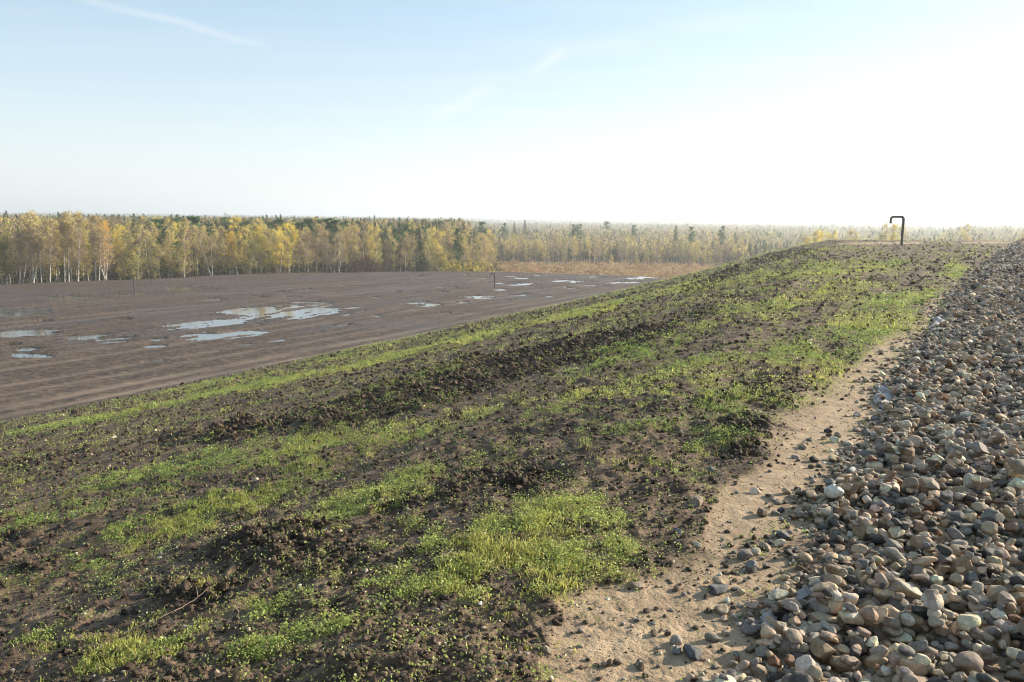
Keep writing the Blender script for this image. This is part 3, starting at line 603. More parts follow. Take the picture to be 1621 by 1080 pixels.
twig('curved straw coloured grass stem arching over the cobbles', [(1.68, 3.60, .05), (1.62, 3.62, .09), (1.60, 3.66, .15), (1.60, 3.68, .20)], .0022, cat='stem', name='dry_stem')

# white liner fabric that shows where the gravel has slipped
def liner(name, label, s0, s1, off, width, rise, seed):
    n = 34; m = 8; i, j = np.meshgrid(np.arange(n), np.arange(m), indexing='ij'); i = i.ravel(); j = j.ravel()
    s = s0+(s1-s0)*i/(n-1); tap = np.sin(pi*(i+.5)/n)**.5; ed = gravel_edge(s)+off
    x, y = to_xy(s, ed+(j/(m-1)-.5)*width*tap)
    z = field(x, y, None, np.full(len(x), .3))['z']+.012+rise*tap*(.55+.45*np.sin(i*.9+seed)+.35*np.sin(j*1.1+i*.37))*np.sin(pi*(j+.4)/m)
    V = np.stack([x, y, z], 1); F = np.array([(i*m+j, i*m+j+1, (i+1)*m+j+1, (i+1)*m+j) for i in range(n-1) for j in range(m-1)])
    V2 = V-np.array([0, 0, .003])
    o = link(name, mesh_np(name, np.concatenate([V, V2]), np.concatenate([F, F[:, ::-1]+len(V)]), [M_LINER], {}, True)); return tag(o, label, 'fabric')
def gz_s(x, y): return float(field(np.array([float(x)]), np.array([float(y)]), None, np.array([.3]))['z'][0])
liner('liner_fabric', 'white fold of liner fabric showing halfway up the gravel edge', 6.9, 8.1, .05, .16, .05, 1)
liner('liner_fabric', 'greyish strip of liner fabric at the near gravel edge beside the flat tan stone', 2.75, 3.35, .03, .06, .012, 4)
liner('liner_fabric', 'far white bit of liner fabric where the gravel strip narrows', 12.6, 14.6, .04, .18, .06, 7)

# ------------------------------------------------------------------ vent pipes
def vent(x, y, h, r, arm, yaw, label, rise_tilt=0):
    z = gz_s(x, y); root = bpy.data.objects.new('vent_pipe', None); COL.objects.link(root); root.location = (x, y, z); root.rotation_euler = (rise_tilt*.3, rise_tilt, yaw)
    tag(root, label, 'vent pipe', 'gas vent pipes')
    g = Geo(); V, F = tube([(0, 0, -.3), (0, 0, h*.5), (0, 0, h-r*2.2)], r, 20); g.add(V, F); link('riser', g.mesh('riser', [M_PIPE], True), root)
    g = Geo(); el = [(-(1-cos(a))*r*2.0, 0, h-r*2.2+sin(a)*r*2.0) for a in np.linspace(0, pi/2, 7)]; V, F = tube(el, r*1.05, 20); g.add(V, F); link('elbow', g.mesh('elbow', [M_PIPE], True), root)
    zt = h-r*.2; g = Geo(); V, F = tube([(-r*2.0, 0, zt), (-arm*.5, 0, zt), (-arm+r*1.6, 0, zt)], r*.95, 20); g.add(V, F); link('arm', g.mesh('arm', [M_PIPE], True), root)
    g = Geo(); el = [(-arm+r*1.6-sin(a)*r*2.2, 0, zt-(1-cos(a))*r*2.2) for a in np.linspace(0, pi/2, 7)]+[(-arm-r*.6, 0, zt-r*5.5)]
    V, F = tube(el, r*.93, 20); g.add(V, F); link('outlet', g.mesh('outlet', [M_PIPE], True), root)
    for k, zz in enumerate((.0, h-r*2.6)):
        g = Geo(); V, F = tube([(0, 0, zz-.03), (0, 0, zz+.05)], r*1.22, 20); g.add(V, F); link('collar', g.mesh('collar', [M_PIPE], True), root)
    return root
vent(25.89, 53.47, 1.90, .082, .72, radians(-26+8), 'tall black vent pipe with a bent top standing on the crest at the right', .0)
vent(-2.14, 95.0, 1.75, .055, .42, radians(5), 'dark bent vent pipe on the plateau beside the bright puddles', -.01)
vent(-41.65, 87.57, 1.42, .060, .40, radians(20), 'short vent pipe at the far left of the plateau in front of the birches', -.05)
# ------------------------------------------------------------------ trees
def jitter_col(c, n, r, a=.22):
    return (np.array(c)*(1+a*r.normal(size=(n, 1)))*(1+.06*r.normal(size=(n, 3)))).clip(.01, .9)
def birch(seed, h, leaves, cols, wd=1.0, leafy_from=.32, twigs=520, lsz=.15, stems=1, fork=.3):
    r = np.random.default_rng(seed); tr = Geo(); cr = Geo(); tips = []
    for st_ in range(stems):
        ax, ay = (r.normal(size=2)*(.045 if stems == 1 else .11)); hh = h*(1 if st_ == 0 else r.uniform(.75, .97))
        n = 11; zz = np.linspace(-.5, hh, n); u = zz/hh
        wob = np.cumsum(r.normal(size=(n, 2))*.06, 0)
        P = np.stack([ax*hh*u+wob[:, 0]*u+.15*st_*cos(st_*2.1), ay*hh*u+wob[:, 1]*u+.15*st_*sin(st_*2.1), zz], 1)
        rad = (.013*h*.75)*(1-u*.93).clip(.07, 1)**.85
        V, F = tube(P, rad, 7); tr.add(V, F, (1, 1, 1))
        for k in range(int(26/stems)+4):
            f = r.uniform(leafy_from-.05, .97); z0 = f*hh; a = r.uniform(0, 6.28); up = r.uniform(.9, 1.8)
            ln = h*.19*wd*(1-f)**.45*(.55+.75*r.random())*(1.0 if f > .4 else .8)
            b0 = np.array([np.interp(z0, zz, P[:, 0]), np.interp(z0, zz, P[:, 1]), z0]); dr = np.array([cos(a), sin(a), up]); dr /= np.linalg.norm(dr)
            b1 = b0+dr*ln*.5; b2 = b1+(dr+np.array([0, 0, .25]))*ln*.35; b3 = b2+(dr*.8+np.array([0, 0, -.15]))*ln*.35
            V, F = tube([b0, b1, b2, b3], np.array([.34, .24, .14, .06])*.0105*h*(1-f*.6), 4); tr.add(V, F, (.62, .55, .5))
            for q in (b1, .5*(b1+b2), b2, b3): tips.append((q, ln))
    T = np.array([t[0] for t in tips]); TL = np.array([t[1] for t in tips])
    i = r.integers(0, len(T), twigs); a = r.normal(size=(twigs, 3)); a[:, 2] = np.abs(a[:, 2])*.9+.15*r.normal(size=twigs); a /= np.linalg.norm(a, axis=1)[:, None]
    L = TL[i]*r.uniform(.35, .85, twigs); p0 = T[i]+r.normal(size=(twigs, 3))*.1; p1 = p0+a*L[:, None]
    sd = np.cross(a, r.normal(size=(twigs, 3))); sd /= np.linalg.norm(sd, axis=1)[:, None]; w = .016
    V = np.stack([p0-sd*w, p0+sd*w, p1], 1).reshape(-1, 3); cr.add(V, np.arange(3*twigs).reshape(-1, 3), np.repeat(jitter_col((.30, .215, .165), twigs, r), 3, 0), 1)
    j = r.integers(0, twigs, leaves); P = p0[j]+(p1-p0)[j]*r.uniform(.1, 1.1, (leaves, 1))+r.normal(size=(leaves, 3))*.13*wd
    # leaves sit in clumps and thin out in places
    nz = vnoise(P[:, 0]/.9+seed, P[:, 2]/.9+P[:, 1]/.9, seed); P = P[nz > -.35]; n = len(P)
    ci = r.choice(len(cols), n, p=np.array([c[1] for c in cols])/sum(c[1] for c in cols)); base = np.array([c[0] for c in cols])[ci]
    V, F = quads_at(P, r.uniform(.6, 1.3, n)*lsz, r=r); cr.add(V, F, np.repeat(base*(1+.2*r.normal(size=(n, 1))).clip(.4, 1.8), 4, 0), 0)
    return tr, cr, M_BIRCH
def pine(seed, h, full=1.0):
    r = np.random.default_rng(seed); tr = Geo(); cr = Geo()
    n = 9; zz = np.linspace(-.5, h*.97, n); wob = np.cumsum(r.normal(size=(n, 2))*.07, 0); P = np.stack([wob[:, 0], wob[:, 1], zz], 1)
    V, F = tube(P, .015*h*(1-zz/h*.85).clip(.1, 1), 8); tr.add(V, F)
    for k in range(40):
        f = 1-r.random()**1.0*.50*full; z0 = f*h*.97; a = r.uniform(0, 6.28); ln = h*.175*(1.03-f)**.33*(.6+.6*r.random())
        b0 = np.array([np.interp(z0, zz, P[:, 0]), np.interp(z0, zz, P[:, 1]), z0]); dr = np.array([cos(a), sin(a), r.uniform(.1, .6)])
        b1 = b0+dr*ln; V, F = tube([b0, .5*(b0+b1), b1], [.035, .025, .01], 4); tr.add(V, F, (.7, .65, .6))
        for c in range(3):
            q = b0+(b1-b0)*(.45+.28*c); m = 34; Q = q+r.normal(size=(m, 3))*np.array([.26, .26, .15])*ln*.65
            V, F = quads_at(Q, r.uniform(.14, .28, m), up=.5, r=r); cr.add(V, F, np.repeat(jitter_col((.095, .17, .065), m, r, .3), 4, 0), 0)
    return tr, cr, M_PINE
def spruce(seed, h, wd=.19):
    r = np.random.default_rng(seed); tr = Geo(); cr = Geo(); V, F = tube([(0, 0, -.5), (0, 0, h*.5), (0, 0, h)], [.013*h, .008*h, .01], 8); tr.add(V, F)
    N = int(130); 
    for k in range(N):
        f = .06+.92*(k/N); z0 = f*h; a = k*2.4+r.normal()*.3; ln = h*wd*(1-f)**.8*(.7+.5*r.random())+.12
        dr = np.array([cos(a), sin(a), -.28+.5*f]); b0 = np.array([0, 0, z0]); V, F = tube([b0, b0+dr*ln*.6, b0+dr*ln], [.022, .014, .006], 3); tr.add(V, F, (.6, .6, .6))
        m = int(10+30*(1-f)); u = r.uniform(.2, 1.05, m)[:, None]; Q = b0+dr*ln*u+r.normal(size=(m, 3))*np.array([.13, .13, .07])*(.5+ln*.5)+np.array([0, 0, -.06])*u
        V, F = quads_at(Q, r.uniform(.13, .26, m), up=.8, r=r); cr.add(V, F, np.repeat(jitter_col((.060, .11, .052), m, r, .3), 4, 0), 0)
    return tr, cr, M_PINE
def bush(seed, h, w, cols, leaves=500, twigs=900):
    r = np.random.default_rng(seed); tr = Geo(); cr = Geo()
    for k in range(16):
        a = r.uniform(0, 6.28); sp = r.uniform(.1, .8)*w; P = [(0.1*cos(a), .1*sin(a), -.3), (sp*.5*cos(a), sp*.5*sin(a), h*.45), (sp*cos(a), sp*sin(a), h*r.uniform(.75, 1)*(1-.25*(sp/w)**2))]
        V, F = tube(P, [.04, .03, .01], 4); tr.add(V, F, (.8, .65, .55))
    a = r.uniform(0, 6.28, twigs); rr = w*np.sqrt(r.random(twigs)); zt = h*(1-.55*(rr/w)**2)*r.uniform(.25, 1, twigs); p1 = np.stack([rr*np.cos(a), rr*np.sin(a), zt], 1); p0 = p1*np.array([.72, .72, .70])
    sd = r.normal(size=(twigs, 3)); sd /= np.linalg.norm(sd, axis=1)[:, None]; V = np.stack([p0-sd*.02, p0+sd*.02, p1], 1).reshape(-1, 3)
    cr.add(V, np.arange(3*twigs).reshape(-1, 3), np.repeat(jitter_col((.21, .125, .085), twigs, r), 3, 0), 1)
    j = r.integers(0, twigs, leaves); P = p0[j]+(p1-p0)[j]*r.uniform(.4, 1.1, (leaves, 1)); ci = r.integers(0, len(cols), leaves)
    V, F = quads_at(P, r.uniform(.08, .17, leaves), r=r); cr.add(V, F, np.repeat(np.array(cols)[ci]*(1+.2*r.normal(size=(leaves, 1))).clip(.4, 1.7), 4, 0), 0)
    return tr, cr, M_PINE
GOLD = (.85, .66, .09); YEL = (.76, .66, .16); OCH = (.64, .52, .22); OLV = (.36, .38, .12); BRN = (.46, .33, .21); GRN = (.12, .15, .055); ORG = (.72, .38, .06)
protos = {}
def proto(kind, tree):
    tr, cr, bm = tree
    protos.setdefault(kind, []).append((tr.mesh('trunk', [bm], True), cr.mesh('crown', [M_LEAF, M_TWIG])))
for k in range(4): proto('bare', birch(100+k, 12, 1150, [(OCH, 3), (BRN, 3), (YEL, 2)], 1.0, .34, 1100, .15, stems=1+(k == 2)))
for k in range(4): proto('ochre', birch(120+k, 12, 2300, [(OCH, 3), (YEL, 3), (BRN, 1), (OLV, 1)], 1.1, .26, 700, .17, stems=1+(k == 1)))
for k in range(3): proto('gold', birch(140+k, 12, 3600, [(GOLD, 3), (YEL, 3), (OCH, 1)], 1.15, .25, 400, .17))
for k in range(2): proto('orange', birch(150+k, 12, 3600, [(ORG, 3), (GOLD, 3)], 1.0, .3, 300, .17))
for k in range(3): proto('olive', birch(160+k, 12, 3200, [(OLV, 3), (YEL, 1), (GRN, 2)], 1.25, .12, 400, .17))
for k in range(3): proto('pine', pine(180+k, 12, .8+.2*k))
for k in range(3): proto('spruce', spruce(190+k, 12, .15+.03*k))
for k in range(2): proto('yellow_bush', bush(200+k, 3.6, 1.9, [YEL, GOLD, OLV], 2200, 400))
for k in range(2): proto('brown_bush', bush(210+k, 5.5, 2.9, [BRN, OCH, (.26, .15, .09)], 900, 2600))
NAMES = {'bare': 'birch_tree', 'ochre': 'birch_tree', 'gold': 'birch_tree', 'orange': 'birch_tree', 'olive': 'aspen_tree', 'pine': 'pine_tree', 'spruce': 'spruce_tree', 'yellow_bush': 'bush', 'brown_bush': 'bush'}
CATS = {'birch_tree': 'birch tree', 'aspen_tree': 'tree', 'pine_tree': 'pine tree', 'spruce_tree': 'spruce tree', 'bush': 'bush'}
DESC = {'bare': 'almost leafless brown birch with pale trunk', 'ochre': 'thin ochre leaved birch with pale trunk', 'gold': 'full golden yellow birch', 'orange': 'bright orange yellow birch', 'olive': 'bushy olive green broadleaf tree', 'pine': 'dark green pine with bare lower trunk', 'spruce': 'dark pointed spruce', 'yellow_bush': 'low yellow bush', 'brown_bush': 'round reddish brown leafless bush'}
tcount = 0; placed = []
def place_tree(kind, az, D, h, label=None, group=None, wd=1.0, v=None):
    global tcount
    a = radians(az); x, y = D*sin(a), D*cos(a); z = float(base_z(np.array([x]), np.array([y]))[0][0])
    L = protos[kind]; me_t, me_c = L[(v if v is not None else random.randrange(len(L))) % len(L)]; base_h = {'yellow_bush': 3.6, 'brown_bush': 5.5}.get(kind, 12.0)
    root = bpy.data.objects.new(NAMES[kind], None); COL.objects.link(root); root.location = (x, y, z); root.rotation_euler = (random.uniform(-.04, .04), random.uniform(-.04, .04), random.uniform(0, 6.28))
    s = .89*h/base_h if D < 185 and abs(az) > 1.6 and az < 0 else h/base_h; root.scale = (s*wd, s*wd, s)
    for nm, me in (('trunk', me_t), ('crown', me_c)):
        o = bpy.data.objects.new(nm, me); COL.objects.link(o); o.parent = root
    tag(root, label or DESC[kind], CATS[NAMES[kind]], group)
    tcount += 1; placed.append((root, kind, az, D, h, label is not None)); return root
def px_az(px): return degrees(np.arctan((px-810.5)/1261))
def edge(az): return float(np.interp(az, EDGE_AZ, EDGE_D))
T0 = time.time()
GR = {'birch_tree': 'birches along the far edge of the plateau', 'aspen_tree': 'green broadleaf trees in the forest edge', 'pine_tree': 'pines behind the birches', 'spruce_tree': 'spruces in the forest', 'bush': 'bushes at the forest edge'}
def special(kind, px, back, h, label, wd=1.0, v=None):
    az = px_az(px); place_tree(kind, az, edge(az)+back, h, label, GR[NAMES[kind]], wd, v)
special('orange', 163, 5, 10.6, 'bright orange topped birch among bare ones on the left', 1.0, 0)
special('orange', 362, 6, 9.8, 'orange yellow birch right of the centre of the left forest', .9, 1)
special('gold', 440, 5, 9.6, 'broad golden birch at the front, brightest one of the left forest', 1.45, 0)
special('gold', 415, 6, 10.2, 'tall golden birch just left of the broad golden one', 1.1, 1)
special('gold', 458, 6, 7.8, 'short golden birch at the right foot of the broad golden one', 1.2, 2)
special('olive', 392, 4, 7.2, 'low dark olive tree at the left foot of the golden birches', 1.3, 1)
special('brown_bush', 578, 6, 6.8, 'big round brown leafless bush in front of the grey trunks', 1.35, 0)
special('spruce', 664, 8, 11.3, 'dark narrow spruce just left of the yellow birch', .8, 0)
special('gold', 694, 9, 10.9, 'tall yellow birch standing between two dark conifers', 1.15, 2)
special('olive', 682, 4, 6.5, 'small green tree at the foot of the dark narrow spruce', .9, 2)
special('pine', 725, 10, 10.6, 'dark open pine to the right of the yellow birch', .85, 1)
special('pine', 728, 8, 7.6, 'smaller dark pine in front of the open pine', 1.0, 2)
special('yellow_bush', 716, 4, 4.0, 'yellow bush at the foot of the dark open pine', 1.2, 0)
special('yellow_bush', 745, 5, 4.2, 'yellow bush at the right end of the near forest', 1.0, 1)
special('yellow_bush', 765, 8, 5.0, 'pale yellow bush above the dark plateau vent pipe', 1.0, 0)
special('olive', 10, 6, 7.5, 'dark green low tree at the far left end of the forest edge', 1.3, 0)
special('olive', 205, 9, 8.0, 'dark green tree right behind the left vent pipe', 1.3, 1)
special('olive', 220, 5, 5.5, 'small olive tree directly above the left vent pipe', 1.2, 2)
for px, h in ((28, 9.8), (48, 10.4), (52, 9.5), (64, 8.6), (77, 9.2), (100, 10.4), (107, 10.6), (112, 9.5), (122, 9.9), (150, 9.9), (155, 9.4), (166, 9.8)):
    special('bare', px, random.uniform(1.5, 4), h, None if 0 else 'pale trunked bare birch, one of the front row at the left near pixel', 1.0)
    placed[-1][0]['label'] = 'bare birch with bright white trunk in the front row of the left forest'
# the mixed forest edge at the left
def sector_mix(px):
    if px < 130: return dict(bare=5, ochre=5, gold=.5, olive=1.6)
    if px < 260: return dict(bare=3, ochre=5, gold=1.3, olive=2)
    if px < 380: return dict(bare=3, ochre=5, gold=1.2, olive=1.6, orange=.2)
    if px < 480: return dict(bare=3, ochre=3, gold=1.6, olive=1.5)
    if px < 640: return dict(bare=7, ochre=3, gold=.3, olive=.8)
    return dict(bare=4, ochre=3, gold=1, olive=1.0)
rows = 7; N_MIX = 218
for k in range(N_MIX):
    px = -60+(780+60)*((k*0.61803)%1); az = px_az(px); back = 3.5+42*((k+.5)/N_MIX)**1.0
    m = sector_mix(px); kind = random.choices(list(m), list(m.values()))[0]
    hz = 10.1+1.9*random.random()+ .9*vnoise(np.array([px/45.0]), np.array([1.0]), 7)[0]
    if kind == 'olive': hz *= .74
    if px > 470: hz -= .6
    if px > 560: hz -= .5
    if px > 640: hz -= .6
    place_tree(kind, az, edge(az)+back+random.uniform(-1.5, 1.5), hz*(.93 if back < 12 else 1), None, GR[NAMES[kind]], random.uniform(.85, 1.15))
for k in range(70):                                            # pines that top the birches
    px = 225+(690-225)*((k*.61803+.3) % 1); az = px_az(px); place_tree('pine', az, edge(az)+random.uniform(22, 50), random.uniform(10.6, 12.4)-(px > 560)*.6, None, GR['pine_tree'], random.uniform(.95, 1.3))
for px, h, b in ((142, 11.6, 20), (36, 10.6, 18), (130, 10.9, 25), (215, 11.3, 22)): special('spruce', px, b, h, 'dark green conifer top rising among the yellow birches on the left', .9)
# the young trees and lone conifers of the middle distance
for px, D, h, kd, wd, lab in ((1065, 215, 10.0, 'spruce', 1.0, 'tall dark spruce standing alone right of the middle, beyond the plateau'), (1090, 235, 9.4, 'pine', .9, 'pine right beside the tall lone spruce'), (1137, 250, 9.6, 'pine', .9, 'rightmost dark pine of the hazy group above the mound shoulder'),
        (915, 300, 9.6, 'pine', 1.3, 'broad dark pine rising over young yellow trees in the middle'), (905, 300, 9.3, 'pine', 1.0, 'pine on the left side of the broad dark pine'), (830, 310, 11.1, 'spruce', .9, 'narrow spruce top above the red scrub'), (812, 300, 10.2, 'spruce', .8, 'spruce left of the narrow one above the red scrub'), (797, 290, 9.6, 'pine', 1.0, 'dark pine crown just right of the end of the near forest'),
        (1160, 262, 7.8, 'spruce', 1.0, 'small spruce beside the mound shoulder'), (1000, 330, 9.2, 'pine', 1.0, 'hazy dark pine above the bare young trees'), (760, 220, 10.3, 'pine', .9, 'hazy pine behind the pale yellow bush'), (957, 420, 10.5, 'pine', 1.3, 'distant bluish pine between the dark groups')):
    place_tree(kd, px_az(px), D, h, lab, 'conifers of the middle distance', wd)
for k in range(70):
    px = 780+(1175-780)*((k*.61803+.1) % 1); az = px_az(px); D = 168+50*random.random()**.5+(12 if px < 830 else 0)
    kind = random.choices(['bare', 'ochre', 'gold', 'olive'], [6, 4, .3, .9])[0]
    place_tree(kind, az, D, random.uniform(4.6, 7.2)*(.55 if D < 188 else 1), None, 'young trees beyond the red scrub', random.uniform(.9, 1.3))
for px, D, h in ((1268, 150, 8.3), (1284, 148, 9.4), (1297, 150, 9.7), (1306, 156, 9.9), (1276, 160, 8.8), (1342, 170, 9.4), (1352, 172, 9.0), (1392, 165, 9.5), (1402, 168, 9.6), (1414, 170, 9.3), (1516, 190, 9.0), (1610, 180, 8.6)):
    place_tree('gold' if px in (1297, 1402, 1306) else 'ochre', px_az(px), D, h, None, 'yellow trees showing over the crest', 1.1)
# labels for the many: what and where
SEC = [(-999, 60, 'at the far left'), (60, 130, 'above the upper left puddle'), (130, 190, 'around the orange topped birch'), (190, 250, 'behind the left vent pipe'), (250, 330, 'right of the left vent pipe'),
       (330, 400, 'left of the golden birches'), (400, 480, 'around the golden birches'), (480, 560, 'right of the golden birches'), (560, 640, 'behind the round brown bush'), (640, 780, 'near the two dark conifers'),
       (780, 870, 'above the left part of the red scrub'), (870, 980, 'above the middle of the red scrub'), (980, 1080, 'left of the tall lone spruce'), (1080, 1230, 'behind the mound shoulder'), (1230, 1330, 'where the mound crest begins'), (1330, 1410, 'just left of the black vent pipe'), (1410, 2000, 'right of the black vent pipe')]
for root, kind, az, D, h, has in placed:
    if has: continue
    px = 810.5+1261*tan(radians(az)); sec = [s_[2] for s_ in SEC if s_[0] <= px < s_[1]][0]
    b = D-edge(az); dep = 'in front row ' if b < 12 else ('in middle rows ' if b < 26 else 'in back rows ')
    if px > 780: dep = ''
    root['label'] = DESC[kind]+' '+dep+sec

# ------------------------------------------------------------------ the far forest as one mass
def far_forest():
    r = np.random.default_rng(99); n = 26000
    az = np.concatenate([r.uniform(-37, 38, n), r.uniform(-2, 18, 3800)]); D = np.concatenate([np.exp(r.uniform(log(118), log(3600), n)), r.uniform(205, 420, 3800)]); n += 3800; px = 810.5+1261*np.tan(np.radians(az))
    De = np.interp(az, EDGE_AZ, EDGE_D)
    start = np.where(px < 770, De+26, np.where(px < 1100, 214, np.where(px < 1230, 205, 185))); ok = D > start; az, D, px = az[ok], D[ok], px[ok]; n = len(D)
    x = D*np.sin(np.radians(az)); y = D*np.cos(np.radians(az)); z, _ = base_z(x, y)
    left = np.clip((790-px)/60, 0, 1); 
    h = left*r.uniform(9.0, 10.9, n)+(1-left)*(r.uniform(4.2, 7.2, n)*(.72+.28*sstep(250, 480, D))+.9*sstep(350, 900, D)); h += 3.0*sstep(1300, 2600, D)*r.uniform(.4, 1.1, n)
    stand = vnoise(x/70, y/70, 301)+.5*vnoise(x/25, y/25, 302)
    con = r.random(n) < np.clip(.04+.15*(px > 1180)+.22*(stand > .45)+.25*left*(stand > 0)+.30*sstep(800, 1600, D)*(stand > 0), 0, .8)
    h = np.where(con, h*(1+.17*r.uniform(-.2, 1, n)*(1-sstep(700, 1500, D)))*np.where(left > .5, .93, 1), h)
    pal = np.array([OCH, (.36, .28, .17), (.28, .22, .15), YEL, (.30, .22, .13), OLV, GOLD]); pw = np.array([3, 3.5, 4.5, .7, 3, 1.3, .15]); pi_ = r.choice(7, n, p=pw/pw.sum())
    pi_ = np.where((stand < -.45) & (r.random(n) < .4), 3, pi_)
    col = np.where(con[:, None], np.array([.075, .115, .06]), pal[pi_]); col = col*(1+.2*r.normal(size=(n, 1))).clip(.5, 1.6)*.78
    haze_mix = np.clip(sstep(180, 800, D)*.8+.35*(px > 1180), 0, .85)[:, None]*(~con)[:, None]; col = col*(1-haze_mix)+np.array([.27, .26, .17])*haze_mix  # haze put into the broadleaf crown colours, stronger far off and at right
    g = Geo()
    for lo, hi, m, sz in ((0, 170, 130, .42), (170, 330, 90, .50), (330, 700, 42, .85), (700, 1500, 20, 1.7), (1500, 4000, 12, 3.4)):
        i = np.nonzero((D >= lo) & (D < hi))[0]; ii = np.repeat(i, m); q = len(ii); u = r.random(q); cc = con[ii]
        f = np.where(px[ii] > 760, .06, .2)+np.where(px[ii] > 760, .94, .8)*u; wid = h[ii]*(.13+.08*(px[ii] > 760))*np.where(cc, (1.0+.5*(D[ii] > 280))*(1.08-f), np.sin(np.clip((f-.05)/1.0, 0, 1)*pi)**.6+.15)*(1+.7*(D[ii] > 700)+1.0*(D[ii] > 1500))
        a = r.uniform(0, 6.28, q); rr = wid*np.sqrt(r.random(q))
        P = np.stack([x[ii]+rr*np.cos(a), y[ii]+rr*np.sin(a), z[ii]+h[ii]*f], 1)
        s_ = sz*r.uniform(.5, 1.1, q)*np.where(cc, .9, .8)
        # narrow upright quads read as twigs and foliage sprays
        a2 = r.uniform(0, 6.28, q); bx, by = np.cos(a2)*s_*.30, np.sin(a2)*s_*.30; tlx, tly = r.normal(size=q)*s_*.25, r.normal(size=q)*s_*.25; hz = s_*.62
        V = np.stack([P+np.stack([-bx*.5-tlx, -by*.5-tly, -hz], 1), P+np.stack([bx, by, 0*hz], 1), P+np.stack([tlx, tly, hz], 1), P+np.stack([-bx, -by, .15*hz], 1)], 1).reshape(-1, 3)
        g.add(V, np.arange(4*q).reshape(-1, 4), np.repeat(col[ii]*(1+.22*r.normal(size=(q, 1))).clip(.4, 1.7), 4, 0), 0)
    i = np.nonzero((D < 520) & (~con))[0]; q = len(i); w = .05+.00022*D[i]                       # trunks
    bt = np.stack([x[i], y[i], z[i]-.3], 1); tp = bt+np.stack([r.normal(size=q)*.3, r.normal(size=q)*.3, h[i]*.8], 1); V = []
    for k in range(3):
        a = 2.094*k; o_ = np.array([cos(a), sin(a), 0]); V.append(bt+o_*w[:, None]); 
    for k in range(3):
        a = 2.094*k; o_ = np.array([cos(a), sin(a), 0]); V.append(tp+o_*w[:, None]*.35)
    V = np.stack(V, 1).reshape(-1, 3); b6 = np.arange(q)[:, None]*6; F = np.concatenate([b6+np.array([[k, (k+1) % 3, 3+(k+1) % 3, 3+k]]) for k in range(3)])
    g.add(V, F, np.repeat((np.array([.26, .22, .18])*(1+.3*r.normal(size=(q, 1)))).clip(.08, .7), 6, 0), 1)
    o = link('distant_forest', g.mesh('distant_forest', [M_LEAF, M_TWIG])); tag(o, 'hazy autumn forest stretching to the horizon', 'forest', kind='stuff')
    # low growth between the trunks of the near forest
    n = 2600; az = r.uniform(-37, -1, n); D = np.interp(az, EDGE_AZ, EDGE_D)+r.uniform(4, 46, n); x = D*np.sin(np.radians(az)); y = D*np.cos(np.radians(az)); z, _ = base_z(x, y)
    m = 34; ii = np.repeat(np.arange(n), m); hh = r.uniform(1.2, 4.2, n); P = np.stack([x[ii]+r.normal(size=len(ii))*.7, y[ii]+r.normal(size=len(ii))*.7, z[ii]+hh[ii]*r.random(len(ii))], 1)
    pal = np.array([(.07, .065, .03), (.12, .09, .05), (.055, .06, .028), (.19, .15, .06)]); c = pal[r.integers(0, 4, n)]
    V, F = quads_at(P, r.uniform(.10, .30, len(ii)), r=r); o = link('undergrowth', mesh_np('undergrowth', V, F, [M_LEAF], {'tint': np.repeat(c[ii], 4, 0)})); tag(o, 'dark brown and green undergrowth between the birch trunks', 'undergrowth', kind='stuff')
    # red scrub in the clearing
    n = 5200; px = r.uniform(775, 1160, n); az = np.degrees(np.arctan((px-810.5)/1261)); D = r.uniform(138, 196, n); x = D*np.sin(np.radians(az)); y = D*np.cos(np.radians(az)); z, _ = base_z(x, y)
    m = 22; ii = np.repeat(np.arange(n), m); hh = r.uniform(.3, 1.1, n)+1.6*(r.random(n) < .12)*r.random(n)+.5*vnoise(x/9, y/9, 8).clip(-.4, 1); P = np.stack([x[ii]+r.normal(size=len(ii))*.45, y[ii]+r.normal(size=len(ii))*.45, z[ii]+hh[ii]*r.random(len(ii))], 1)
    pal = np.array([(.33, .19, .11), (.40, .27, .15), (.27, .16, .10), (.42, .34, .16), (.20, .18, .09)]); c = pal[np.clip(r.integers(0, 4, n)+(vnoise(x/7, y/7, 9) > .45), 0, 4)]*(1+.22*r.normal(size=(n, 1)))
    V, F = quads_at(P, r.uniform(.12, .34, len(ii)), r=r); o = link('red_scrub', mesh_np('red_scrub', V, F, [M_LEAF], {'tint': np.repeat(c[ii], 4, 0)})); tag(o, 'low reddish orange scrub in the clearing behind the plateau', 'scrub', kind='stuff')
print('trees', time.time()-T0); T0 = time.time(); far_forest(); print('far', time.time()-T0)
# a tiny mast on the skyline
az = radians(px_az(1030)); D = 3300; x, y = D*sin(az), D*cos(az); z = gz_s(x, y); root = bpy.data.objects.new('radio_mast', None); COL.objects.link(root); root.location = (x, y, z); tag(root, 'tiny red and white mast on the far skyline', 'mast')
M_RED = make_plain('mast_paint', (.45, .08, .05), (.7, .6, .58), .03, .7)
for nm, z0, z1, r_t in (('shaft', 0, 34, 1.3), ('antenna', 34, 40, .5)):
    g = Geo(); V, F = tube([(0, 0, z0), (0, 0, .5*(z0+z1)), (0, 0, z1)], [r_t, r_t*.8, r_t*.5], 6); g.add(V, F); link(nm, g.mesh(nm, [M_RED]), root)
for zz in (24, 29):
    g = Geo(); V, F = tube([(0, 0, zz), (0, 0, zz+1.6)], 2.4, 8); g.add(V, F); link('platform', g.mesh('platform', [M_RED]), root)
